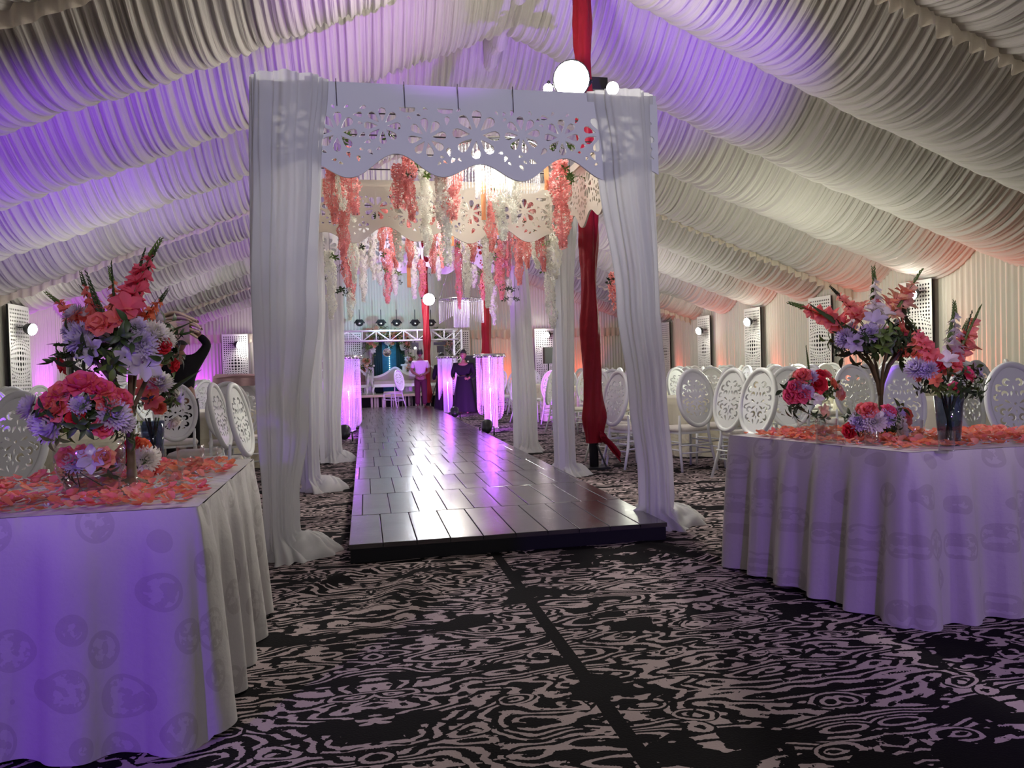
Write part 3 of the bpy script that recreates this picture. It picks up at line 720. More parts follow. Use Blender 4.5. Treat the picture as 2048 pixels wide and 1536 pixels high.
# lamps and coloured uplights along the walls
k = 0
for px, py, Y, aim in [(1850, 585, 12.1, 0), (1513, 642, 18.1, 0), (1425, 660, 21.0, 0), (1100, 668, 26.6, 1), (470, 688, 26.6, 1), (22, 657, 15.3, 2)]:
    p = at(px, py, Y)
    if aim == 1: p.y = YB-0.35
    if aim == 0: p.x = XW-0.33
    if aim == 2: p.x = XL+0.33
    flood(['bright flood lamp above the nearest visible screen on the right wall', 'flood lamp on the right wall between two middle screens', 'flood lamp far down the right wall, left of the other two', 'flood lamp on the back wall right of the arches', 'flood lamp on the back wall left of the arches, above a dotted screen', 'flood lamp at the far left above the screen on the left wall'][k],
          p, (2.0, p.y-2, 0.8), 0.9, 'glow', 'wall flood lamps')
    d = Vector((2.0-p.x, -3.0, -0.4)).normalized()
    light('POINT', 'wall_flood_light', p + d*0.35, 9, WHITE, size=0.12); k += 1
for y in (10.6, 13.7, 16.7, 19.7, 22.7): light('SPOT', 'red_uplight', (XW-0.35, y+0.9, 0.15), 190, (1.0, 0.13, 0.07), (XW-0.05, y, 2.2), 0.03, 70, 0.9)
light('SPOT', 'red_uplight', (8.2, 26.4, 0.15), 150, (1.0, 0.13, 0.07), (7.9, 27, 2.2), 0.03, 80, 0.9)
light('SPOT', 'red_uplight', (5.2, 26.4, 0.15), 150, (1.0, 0.13, 0.07), (5.0, 27, 2.2), 0.03, 80, 0.9)
for y in (16.9, 20.0, 22.7): light('SPOT', 'violet_uplight', (XL+0.4, y-0.4, 0.15), 300, (0.62, 0.06, 1.0), (XL+0.02, y, 2.0), 0.03, 70, 0.9)
light('SPOT', 'violet_uplight', (-5.6, 26.3, 0.15), 220, (0.62, 0.06, 1.0), (-5.6, 27, 2.6), 0.03, 90, 0.9)

# ================================================================== CHAIRS
def ell(a, b, n=40, cx=0, cz=0): return [(cx+a*math.cos(2*PI*i/n), cz+b*math.sin(2*PI*i/n)) for i in range(n)]
def comma(cx, cy, r, a0, a1, w, n=9):                    # tapering curl
    o = []; inn = []
    for i in range(n):
        t = i/(n-1); a = a0+(a1-a0)*t; rr = r*(1-0.35*t); ww = w*math.sin(PI*(0.12+0.80*t))
        o.append((cx+(rr+ww/2)*math.cos(a), cy+(rr+ww/2)*math.sin(a))); inn.append((cx+(rr-ww/2)*math.cos(a), cy+(rr-ww/2)*math.sin(a)))
    return o+inn[::-1]
def chair_fret():
    H = []
    def both(h):
        H.append(h); H.append([(-x, y) for x, y in h][::-1])
    comma0 = comma
    def cm(x, y, r, a, b_, w): return comma0(x, y, r, a, b_, w*1.5)
    both(cm(0.048, 0.165, 0.030, 2.6, -2.2, 0.018)); both(cm(0.110, 0.120, 0.030, 2.4, -2.4, 0.018))
    both(leafhole(0.022, 0.075, 1.9, 0.05, 0.032)); both(cm(0.070, 0.070, 0.026, -0.4, 3.8, 0.016)); both(cm(0.135, 0.045, 0.026, 2.0, -2.2, 0.016))
    both(leafhole(0.055, 0.012, 0.5, 0.06, 0.032)); both(leafhole(0.110, -0.012, -0.3, 0.05, 0.024)); both(cm(0.145, -0.045, 0.022, 2.2, -2.0, 0.014))
    both(cm(0.100, -0.070, 0.026, 2.6, -2.0, 0.017)); both(leafhole(0.045, -0.045, -0.6, 0.06, 0.032)); both(cm(0.045, -0.115, 0.028, 0.4, 5.0, 0.017))
    both(cm(0.105, -0.140, 0.026, 1.4, -2.6, 0.017)); both(leafhole(0.030, -0.185, 1.2, 0.06, 0.028)); both(leafhole(0.075, -0.185, 0.4, 0.045, 0.022))
    H.append(ell(0.012, 0.012, 8, 0, -0.005)); H.append(leafhole(0, 0.120, PI/2, 0.05, 0.022)); H.append(leafhole(0, -0.075, PI/2, 0.045, 0.022)); H.append(leafhole(0, -0.145, PI/2, 0.04, 0.02))
    return fret('fretwork_back', ell(0.196, 0.285, 44), H, 0.012, M['chair'])
def chair_parts():
    P = []
    tilt = Matrix.Rotation(-0.20, 4, 'X')
    bc = Vector((0, -0.235, 0.815))
    # oval rim with a moulded section
    mb = MB(); rows = []
    for i in range(48):
        a = 2*PI*i/48; row = []
        for (dr, dy) in [(-0.024, -0.010), (-0.010, -0.022), (0.010, -0.024), (0.022, -0.012), (0.022, 0.012), (0.010, 0.022), (-0.010, 0.020), (-0.024, 0.008)]:
            p = Vector(((0.212+dr)*math.cos(a), dy, (0.312+dr)*math.sin(a))); row.append(tilt @ p + bc)
        rows.append(row)
    rows.append(rows[0]); mb.grid(rows, closed_u=True); P.append(('back_rim', mb.mesh('back_rim', M['chair'])))
    f = chair_fret(); f.transform(Matrix.Translation(bc) @ tilt); P.append(('fretwork_back', f))
    mb = MB()
    mb.add([(x*s, y*s2+0.0, z) for z, s, s2 in ((0.435, 1, 1), (0.46, 1.02, 1.02), (0.485, 0.95, 0.95)) for x, y in ((-0.205, -0.19), (0, -0.2), (0.205, -0.19), (0.22, 0), (0.205, 0.20), (0, 0.215), (-0.205, 0.20), (-0.22, 0))],
           [(i, (i+1) % 8, 8+(i+1) % 8, 8+i) for i in range(8)]+[(8+i, 8+(i+1) % 8, 16+(i+1) % 8, 16+i) for i in range(8)]+[tuple(range(16, 24)), tuple(range(7, -1, -1))])
    P.append(('seat', mb.mesh('seat', M['seat'])))
    mb = MB(); mb.box((0, 0.005, 0.425), (0.41, 0.40, 0.03)); P.append(('seat_frame', mb.mesh('seat_frame', M['chair'], False)))
    for sx in (-1, 1):
        mb = MB(); mb.tube([(sx*0.225, -0.30, 0), (sx*0.200, -0.225, 0.25), (sx*0.182, -0.19, 0.45), (sx*0.190, -0.205, 0.62)], [0.014, 0.017, 0.018, 0.012], 8); P.append(('leg', mb.mesh('leg', M['chair'])))
        mb = MB(); mb.tube([(sx*0.195, 0.215, 0), (sx*0.190, 0.195, 0.42)], [0.012, 0.019], 8); P.append(('leg', mb.mesh('leg', M['chair'])))
    mb = MB()
    for z in (0.20, 0.29):
        mb.tube([(-0.20, -0.235+(0.25-z)*0.3, z), (0.20, -0.235+(0.25-z)*0.3, z)], 0.009, 6)
        for sx in (-1, 1): mb.tube([(sx*0.203, -0.225, z+0.03), (sx*0.192, 0.205, z+0.03)], 0.009, 6)
    mb.tube([(-0.19, 0.205, 0.25), (0.19, 0.205, 0.25)], 0.009, 6)
    P.append(('stretcher', mb.mesh('stretcher', M['chair'])))
    return P
CP = chair_parts()
bm = bmesh.new()
for n, me in CP: bm.from_mesh(me)
CFAR = bpy.data.meshes.new('chair_whole'); bm.to_mesh(CFAR); bm.free(); CFAR.materials.append(M['chair'])
CFAR.polygons.foreach_set('use_smooth', [True]*len(CFAR.polygons))
PLACED = []
def chair(x, y, rz, label, group=None, far=False, force=False):
    if not force and any((x-a)**2+(y-b)**2 < 0.57**2 for a, b in PLACED): return None
    PLACED.append((x, y))
    if far:
        o = link('oval_back_chair', CFAR); o.location = (x, y, 0); o.rotation_euler = (0, 0, rz); return tag(o, label, 'chair', group)
    t = thing('oval_back_chair', label, 'chair', (x, y, 0), rz, group)
    for n, me in CP: link(n, me, t)
    return t
def spot(px, depth):
    p = CR*((px-1024)/F_PX*depth) + CF*depth; return p.x, p.y
NEAR = [
 (80, 5.15, -0.30, 'large white oval-backed chair right behind the left flower table, its back to the viewer'),
 (4, 6.3, -0.25, 'white oval-backed chair cut by the left edge of the photo, behind the larger one'),
 (388, 7.3, 1.45, 'white chair seen edge-on left of the front left curtain, left one of a pair'),
 (424, 6.55, 1.40, 'white chair seen edge-on beside the front left curtain, the right one of a pair'),
 (455, 8.4, 0.15, 'white oval chair back facing the viewer, just left of the front left curtain'),
 (488, 8.9, 0.0, 'white oval chair half hidden by the front left curtain'),
 (350, 8.6, 0.2, 'white oval-backed chair behind the tall glass vase on the left table'),
 (1368, 8.6, 0.12, 'white oval-backed chair with full scroll back in view, right of the front right curtain'),
 (1440, 8.9, 0.30, 'white chair overlapped by a turned chair, beyond the left end of the right flower table'),
 (1494, 7.75, -1.30, 'turned white oval chair behind the right flower table, left one of a pair'),
 (1552, 7.15, -1.30, 'turned white oval chair behind the right flower table, right one of a pair'),
 (1572, 8.1, -0.4, 'white oval chair behind the round pink bouquet, just left of it'),
 (1690, 8.9, -0.2, 'white oval chair between the round pink bouquet and the branching vase'),
 (1768, 6.9, 0.05, 'white oval chair directly behind the stem of the branching vase'),
 (1882, 6.9, 0.35, 'white oval chair behind the trumpet vase on the right table'),
 (1993, 6.15, -0.22, 'large white oval chair nearest the right edge of the photo'),
 (1226, 9.4, -1.25, 'white chair in profile beside the red draped pole, farther one of two'),
 (1262, 8.9, -1.25, 'white chair in profile beside the red draped pole, nearer one of two'),
]
PLACED.append(spot(362, 9.2))                            # a person stands here
for px, dp, rz, lb in NEAR:
    x, y = spot(px, dp); chair(x, y, rz, lb, 'white oval-backed banquet chairs', False, True)

# ================================================================== BANQUET TABLES
def round_cloth(R, H, seed, nf=11, flare=0.10, mt='ivory'):
    mb = MB(); rows = []; n = 110
    for i in range(4): rows.append([Vector((R*(i+0.05)/4*math.cos(2*PI*j/n), R*(i+0.05)/4*math.sin(2*PI*j/n), H)) for j in range(n)])
    for i in range(13):
        f = i/12; row = []
        for j in range(n):
            a = 2*PI*j/n; w = flare*f**0.7*(0.5+0.6*math.sin(nf*a+seed)+0.25*math.sin((2*nf+3)*a+seed*2+f))
            row.append(Vector(((R+w)*math.cos(a), (R+w)*math.sin(a), H-0.004-f**0.9*(H-0.012))))
        rows.append(row)
    mb.grid(rows, closed_u=True); return mb.mesh('tablecloth', M[mt])
TC = [round_cloth(0.74, 0.75, s) for s in (1, 2)]
TABLES = [(-3.10, 8.25, 0, 'nearest ivory table on the left'), (-1.65, 10.8, 0, 'second inner ivory table on the left'), (-4.6, 10.6, 0, 'second outer ivory table on the left'),
          (-1.95, 13.9, 1, 'third inner ivory table on the left'), (-4.6, 13.9, 1, 'third outer ivory table on the left'), (-1.95, 17.3, 1, 'fourth inner ivory table on the left'),
          (-4.6, 17.3, 1, 'fourth outer ivory table on the left'), (-3.2, 20.8, 1, 'last ivory table on the left'),
          (4.55, 9.55, 0, 'ivory table nearest the red pole'), (6.15, 6.90, 0, 'ivory table nearest the right flower table'), (7.5, 9.6, 0, 'first outer ivory table on the right'),
          (4.7, 13.0, 1, 'second inner ivory table on the right'), (8.0, 12.2, 1, 'second outer ivory table on the right'),
          (4.7, 16.4, 1, 'third inner ivory table on the right'), (8.0, 15.6, 1, 'third outer ivory table on the right'),
          (4.8, 19.8, 1, 'fourth inner ivory table on the right'), (8.0, 19.0, 1, 'fourth outer ivory table on the right'), (6.4, 22.9, 1, 'last ivory table on the right')]
SIDES = ['far side', 'far left side', 'left side', 'near left side', 'near side', 'near right side', 'right side', 'far right side']
for ti, (tx, ty, far, where) in enumerate(TABLES):
    t = link('banquet_table', TC[ti % 2]); t.location = (tx, ty, 0); t.rotation_euler = (0, 0, ti*0.7)
    tag(t, 'round banquet table under a floor length cloth, the ' + where, 'table', 'ivory banquet tables')
    for q in range(8):
        a = PI/2 + q*PI/4 + 0.13*(ti % 3); rr = 1.17 + (0.05 if (q+ti) % 3 == 0 else 0)
        x, y = tx+rr*math.cos(a), ty+rr*math.sin(a)
        if x < XL+0.4 or x > XW-0.45 or -0.9 < x < 2.75: continue
        if any(i != ti and math.hypot(x-u[0], y-u[1]) < 1.02 for i, u in enumerate(TABLES)): continue
        if math.hypot(x-2.62, y-8.45) < 0.5: continue
        if y < 7.0 or (tx < 0 and ti == 0 and q in (3, 4, 5, 6)) or (ti == 8 and q in (3, 4, 5)): continue
        ff = ty > 13.5
        chair(x, y, a+PI/2, 'white oval-backed chair, %s of the %s' % (SIDES[q], where), 'white oval-backed banquet chairs', ff)
# small things on the guest tables
def small(name, cat, label, me, p, rz=0, group=None):
    o = link(name, me); o.location = p; o.rotation_euler = (0, 0, rz); return tag(o, label, cat, group)

# ================================================================== FAR END: STAGE
def px_w(px, Y, z=0.8): return xat(px, Y, z)
SY = 24.6
st = thing('stage', 'low stage at the end of the runway, fronted with black and white patterned carpet', 'stage', (1.35, SY, 0))
mb = MB(); mb.box((0, 1.15, 0.20), (6.0, 2.3, 0.40)); mb.obj('skirt', M['carpet'], st, smooth=False)
mb = MB(); mb.box((0, 1.14, 0.425), (6.06, 2.34, 0.05)); mb.obj('deck', M['cream'], st, smooth=False)
mb = MB(); mb.box((0, -0.04, 0.425), (6.06, 0.02, 0.07)); mb.obj('edge_board', M['gold'], st, smooth=False)
ZS = 0.451
def settee(x, y, w, hb, crown, label, cat, upm, name):
    t = thing(name, label, cat, (x, y, ZS))
    n = 30; rows = []; out = []
    for i in range(n+1):
        u = -1+2*i/n; z = 0.42 + hb*(0.55+0.45*(math.cos(PI*u)*0.5+0.5)) + crown*math.exp(-(u/0.30)**2)
        out.append((u*w/2, z))
    mb = MB()
    fr = [(-w/2, 0.30), (w/2, 0.30)] + out[::-1]
    k = len(fr); vs = [(a, 0.28, b) for a, b in fr]+[(a, 0.36, b) for a, b in fr]
    mb.add(vs, [tuple(range(k-1, -1, -1)), tuple(range(k, 2*k))]+[(i, (i+1) % k, k+(i+1) % k, k+i) for i in range(k)]); mb.obj('back_frame', M['chair'], t, smooth=False)
    fr = [(-w/2+0.08, 0.40), (w/2-0.08, 0.40)] + [(a*(1-0.16/w), b-0.06) for a, b in out][::-1]
    vs = [(a, 0.25, b) for a, b in fr]+[(a, 0.29, b) for a, b in fr]
    k = len(fr); mb = MB(); mb.add(vs, [tuple(range(k-1, -1, -1)), tuple(range(k, 2*k))]+[(i, (i+1) % k, k+(i+1) % k, k+i) for i in range(k)]); mb.obj('backrest', M[upm], t, smooth=False)
    mb = MB(); mb.box((0, -0.02, 0.38), (w-0.14, 0.56, 0.12)); mb.obj('seat', M[upm], t, smooth=False)
    mb = MB(); mb.box((0, -0.31, 0.29), (w-0.06, 0.04, 0.10)); mb.obj('seat_rail', M['chair'], t, smooth=False)
    for sx in (-1, 1):
        mb = MB(); mb.tube([(sx*w/2, 0.32, 0.72), (sx*(w/2+0.02), 0.15, 0.62), (sx*(w/2+0.03), -0.15, 0.60), (sx*(w/2+0.02), -0.30, 0.54), (sx*w/2*0.99, -0.31, 0.40), (sx*w/2*0.95, -0.31, 0.26)], [0.04, 0.05, 0.05, 0.055, 0.04, 0.04], 8); mb.obj('armrest', M['chair'], t)
        for sy in (-0.30, 0.32):
            mb = MB(); mb.tube([(sx*(w/2-0.06), sy, 0.27), (sx*(w/2-0.02), sy, 0.12), (sx*(w/2-0.05), sy, 0.0)], [0.05, 0.035, 0.02], 8); mb.obj('leg', M['chair'], t)
    return t
settee((px_w(744, 26)+px_w(838, 26))/2, 25.75, 1.62, 0.34, 0.16, 'carved white settee with grey upholstery and a crowned back on the stage', 'sofa', 'grey_up', 'settee')
settee(px_w(716, 25.9), 25.75, 0.66, 0.52, 0.0, 'white armchair with brown upholstery on the stage, left of the settee', 'armchair', 'brown_up', 'armchair')
settee(px_w(862, 25.9), 25.75, 0.66, 0.52, 0.0, 'white armchair with grey brown upholstery on the stage, behind the third pole', 'armchair', 'brown_up', 'armchair')
# backdrop
bx0, bx1 = px_w(749, 26.8), px_w(811, 26.8); bc = (bx0+bx1)/2
bk = thing('stage_backdrop', 'tall dark green and teal backdrop with strings of lights behind the settee', 'backdrop', (bc, 26.75, ZS))
mb = MB(); mb.box((0, 0, 0.95), (bx1-bx0, 0.05, 1.9)); mb.obj('panel', mat('teal_velvet', (0.03, 0.16, 0.22), 0.8, noise=0.4, nscale=10), bk, smooth=False)
for s in (-1, 1):
    mb = MB()
    for i in range(8): mb.tube([(s*((bx1-bx0)/2-0.03-0.035*i), -0.06-0.02*(i % 2), 0), (s*((bx1-bx0)/2-0.03-0.035*i), -0.06-0.02*(i % 2), 1.9)], 0.025, 8)
    mb.obj('side_drape', mat('dark_green_velvet', (0.012, 0.04, 0.035), 0.8), bk)
for q in (-0.30, 0.0, 0.30):
    mb = MB()
    for i in range(24): mb.sphere((q, -0.05, 0.25+i*0.065), 0.014, 6, 4)
    mb.obj('light_string', mat('string_light', (1, 1, 1), emit=(0.6, 0.9, 1.0), es=6.0), bk)
for px, lb in ((738, 'left'), (815, 'right')):
    w = thing('pedestal', 'white square pedestal on the stage just %s of the teal backdrop' % lb, 'pedestal', (px_w(px, 26.3), 26.3, ZS))
    mb = MB(); mb.box((0, 0, 0.50), (0.34, 0.34, 0.9)); mb.obj('column', M['chair'], w, smooth=False)
    mb = MB(); mb.box((0, 0, 0.97), (0.42, 0.42, 0.06)); mb.obj('cap', M['chair'], w, smooth=False)
    mb = MB(); mb.box((0, 0, 0.025), (0.42, 0.42, 0.05)); mb.obj('plinth', M['chair'], w, smooth=False)
# truss
tx0, tx1 = px_w(640, 24.2, 2.3), px_w(915, 24.2, 2.3); zt1 = at(800, 661, 24.2).z; zt0 = at(800, 681, 24.2).z
tr = thing('lighting_truss', 'white box truss spanning over the front of the stage', 'truss', ((tx0+tx1)/2, 24.2, 0)); hw = (tx1-tx0)/2
mb = MB()
for yy in (-0.14, 0.14):
    for zz in (zt0, zt1): mb.tube([(-hw, yy, zz), (hw, yy, zz)], 0.025, 8)
mb.obj('chord', M['alu'], tr)
mb = MB(); n = 10
for i in range(n):
    a, b = -hw+2*hw*i/n, -hw+2*hw*(i+1)/n
    for yy in (-0.14, 0.14):
        mb.tube([(a, yy, zt0 if i % 2 else zt1), (b, yy, zt1 if i % 2 else zt0)], 0.013, 6)
        mb.tube([(a, yy, zt0), (a, yy, zt1)], 0.013, 6)
mb.obj('brace', M['alu'], tr)
for s in (-1, 1):
    mb = MB()
    for dx in (-0.12, 0.12):
        for yy in (-0.12, 0.12): mb.tube([(s*hw+dx, yy, 0), (s*hw+dx, yy, zt1)], 0.022, 8)
    for i in range(9): mb.tube([(s*hw-0.12, -0.12, i*0.28), (s*hw+0.12, -0.12, i*0.28+0.26)], 0.012, 6)
    mb.obj('tower', M['alu'], tr)
# disco ball
p = at(774, 705, 24.2); db = thing('mirror_ball', 'small silver mirror ball hanging from the truss in front of the teal backdrop', 'mirror ball', p)
mb = MB(); mb.sphere((0, 0, 0), 0.135, 20, 14); mb.obj('ball', M['mirror'], db, smooth=False)
mb = MB(); mb.tube([(0, 0, 0.13), (0, 0, zt0-p.z)], 0.006, 6); mb.obj('cord', M['wire'], db)
# moving head lights in a row above the truss
for i, px in enumerate((719, 762, 793, 830, 862)):
    p = at(px, 646, 25.4); h = thing('stage_light', 'round dark stage light in the row above the truss, %s from the left' % ORD[i], 'stage light', p, 0, 'stage lights above the truss')
    mb = MB(); mb.sphere((0, 0, 0), 0.12, 14, 8, (1.1, 1, 0.95)); mb.obj('head', M['black'], h)
    mb = MB(); mb.sphere((0.0, -0.10, -0.02), 0.045, 10, 6, (1, 0.5, 1)); mb.obj('lens', M['steel'], h)
    mb = MB(); mb.tube([(-0.17, 0, -0.01), (-0.09, 0, 0.10), (0.09, 0, 0.10), (0.17, 0, -0.01)], 0.02, 6); mb.tube([(0, 0, 0.10), (0, 0, 0.45)], 0.012, 6); mb.obj('yoke', M['black'], h)
p = at(830, 692, 24.2); h = thing('moving_head_light', 'black box shaped light clamped under the truss above the standing man', 'stage light', p)
mb = MB(); mb.box((0, 0, 0.0), (0.22, 0.18, 0.22)); mb.tube([(0, 0, 0.1), (0, 0, zt0-p.z)], 0.02, 6); mb.obj('body', M['black'], h, smooth=False)
mb = MB(); mb.sphere((0, -0.09, -0.07), 0.035, 8, 6); mb.obj('lens', M['glow_s'], h)
# speakers
p = ground(941, 772); y = 21.0
x = px_w(941, y); s = thing('loudspeaker', 'tall black loudspeaker cabinet between the second and nearest crystal columns', 'loudspeaker', (x, y, 0))
mb = MB(); mb.box((0, 0, 0.80), (0.40, 0.4, 1.58)); mb.obj('cabinet', M['black'], s, smooth=False)
mb = MB(); mb.lathe([(0, 0), (0.12, 0.0), (0.15, 0.03), (0.14, 0.0)], 20); o = mb.obj('driver', M['wire'], s); o.location = (0, -0.205, 1.05); o.rotation_euler = (PI/2, 0, 0)
mb = MB(); mb.box((-0.08, -0.203, 1.38), (0.05, 0.006, 0.14)); mb.obj('sticker', M['lattice'], s, smooth=False)
y = 21.5; x = px_w(1096, y, 1.6); s = thing('speaker_on_stand', 'black loudspeaker on a tripod stand before a dotted screen, right of the arches', 'loudspeaker', (x, y, 0))
mb = MB(); mb.box((0, 0, 1.55), (0.26, 0.26, 0.48)); mb.obj('cabinet', M['black'], s, smooth=False)
mb = MB(); mb.tube([(0, 0, 0.3), (0, 0, 1.35)], 0.02, 8); mb.obj('pole', M['black'], s)
for q in range(3):
    a = q*2.1; mb = MB(); mb.tube([(0, 0, 0.6), (0.4*math.cos(a), 0.4*math.sin(a), 0)], 0.012, 6); mb.obj('leg', M['black'], s)
y = 23.0; x = px_w(880, y, 1.6); s = thing('camera_crane_head', 'dark camera on a tripod left behind the second crystal column', 'camera', (x, y, 0))
mb = MB(); mb.box((0, 0, 2.02), (0.36, 0.16, 0.08)); mb.box((0.02, 0, 1.85), (0.18, 0.3, 0.2)); mb.obj('camera_body', M['black'], s, smooth=False)
mb = MB(); mb.tube([(0, 0, 0.9), (0, 0, 1.8)], 0.025, 8); mb.obj('column', M['black'], s)
for q in range(3):
    a = q*2.1+0.5; mb = MB(); mb.tube([(0, 0, 1.2), (0.45*math.cos(a), 0.45*math.sin(a), 0)], 0.015, 6); mb.obj('leg', M['black'], s)
# lone chair on the runway in front of the stage
x = px_w(786, 23.0, 0.5); t = chair(x, 22.85, 0.9, 'lone white chair standing in front of the stage at the end of the runway'); t.location.z = 0.12 if 22.85+0.4 < RWY1 else 0.0
RUNWAY_END = RWY1

# ================================================================== CRYSTAL COLUMNS
def strands(mb, R, n, z0f, z1, rb=0.008, bead=0.03, seed=0, squash=1.0):
    for i in range(n):
        a = 2*PI*i/n; x, y = R*math.cos(a), R*math.sin(a)*squash; z0 = z0f(a); k = max(2, int((z1-z0)/bead)); prof = []
        for q in range(k):
            za, zb = z1-(z1-z0)*q/k, z1-(z1-z0)*(q+1)/k; zm = (za+zb)/2
            prof += [(rb*0.25, za), (rb, zm)]
        prof.append((rb*0.2, z0)); vs = []
        for r_, z in prof:
            for j in range(4): vs.append((x+r_*math.cos(j*PI/2+a), y+r_*math.sin(j*PI/2+a), z))
        fs = [(p*4+j, p*4+(j+1) % 4, (p+1)*4+(j+1) % 4, (p+1)*4+j) for p in range(len(prof)-1) for j in range(4)]
        mb.add(vs, fs)
def crystal_column(label, x, y, R, H, seed, z=0.0, hem=None):
    t = thing('crystal_column', label, 'crystal column', (x, y, z), seed*1.0, 'purple lit crystal columns beside the runway')
    mb = MB(); mb.lathe([(R, H-0.07), (R+0.03, H-0.07), (R+0.03, H), (R, H)], 40, close=True); mb.obj('top_ring', M['steel'], t)
    mb = MB()
    for i in range(22): a = 2*PI*i/22; mb.sphere(((R+0.035)*math.cos(a), (R+0.035)*math.sin(a), H-0.055), 0.018, 6, 4)
    mb.obj('rhinestones', mat('rhinestone', (1, 1, 1), 0.05, metal=1.0), t)
    mb = MB(); strands(mb, R*0.96, 46, hem, H-0.07, 0.011, 0.032, seed); tag(mb.obj('outer_bead_curtain', M['crystal'], t), kind='stuff')
    mb = MB(); strands(mb, R*0.46, 26, lambda a: 0.03, H-0.07, 0.012, 0.034, seed); tag(mb.obj('inner_bead_curtain', M['crystal'], t), kind='stuff')
    mb = MB(); mb.lathe([(0, 0), (R*0.55, 0), (R*0.55, 0.03), (R*0.1, 0.05), (0.02, 0.05), (0.02, H-0.05), (0, H-0.05)], 24); mb.obj('stand', M['steel'], t)
    light('POINT', 'column_fill_light', (x, y, z+0.55*H), 34, (0.50, 0.07, 1.0), size=0.06)  # lamp added inside the column to make its beads glow
    return t
HA = lambda a: 0.42 + 0.18*math.cos(a*2+1.0)+0.08*math.cos(a)
HB = lambda a: 0.62 + 0.22*math.cos(a*2+0.4)-0.10*math.cos(a)
x, y = ground(983, 858)[:2]
crystal_column('widest glowing purple crystal column, on the right of the runway nearest the viewer', x, y, 0.28, 1.50, 1, 0, HA); c1 = (x, y)
x, y = ground(897, 826)[:2]
crystal_column('purple crystal column with a pointed hem, farther back on the right of the runway', x, y, 0.27, 1.60, 2, 0, HB); c2 = (x, y)
x, y = ground(700, 864)[:2]
crystal_column('purple crystal column on the left of the runway, half behind the sheer curtain', x, y, 0.25, 1.55, 3, 0, lambda a: 0.12+0.08*math.cos(a*2)); c3 = (x, y)
def par(label, px, py, target, z=0.0, lit=True):
    g = ground(px, py); t = thing('par_light', label, 'spotlight', (g.x, g.y, 0), 0, 'black par lights on the carpet')
    d = Vector(target)-Vector((g.x, g.y, 0.14)); t.rotation_euler = (0, 0, math.atan2(d.y, d.x)-PI/2)
    mb = MB(); mb.lathe([(0, -0.13), (0.06, -0.12), (0.095, -0.05), (0.105, 0.08), (0.105, 0.10), (0.09, 0.10), (0.08, 0.02), (0, 0.0)], 18); o = mb.obj('can', M['black'], t); o.location = (0, 0, 0.16); o.rotation_euler = (-PI/2+0.6, 0, 0)
    mb = MB(); mb.lathe([(0, 0.03), (0.085, 0.03)], 18); o = mb.obj('lens', M['glow_p'], t); o.location = (0, 0, 0.16); o.rotation_euler = (-PI/2+0.6, 0, 0)
    mb = MB(); mb.tube([(-0.13, 0.06, 0.012), (-0.13, 0, 0.16), (-0.13, -0.06, 0.012)], 0.012, 6); mb.tube([(0.13, 0.06, 0.012), (0.13, 0, 0.16), (0.13, -0.06, 0.012)], 0.012, 6); mb.tube([(-0.13, 0, 0.16), (0.13, 0, 0.16)], 0.010, 6); mb.obj('bracket', M['black'], t)
    s = Vector((g.x, g.y, 0.22)) + d.normalized()*0.16
    light('SPOT', 'par_beam', s, 480, (0.50, 0.08, 1.0), target, 0.04, 95, 0.7)
    return t
par('black par light on the carpet aimed at the second crystal column', 910, 838, (c2[0], c2[1], 0.9))
par('par light at the foot of the widest crystal column, its lens flaring', 974, 872, (c1[0], c1[1], 0.8))
par('large black par light at the foot of the left crystal column', 690, 884, (c3[0], c3[1], 0.8))

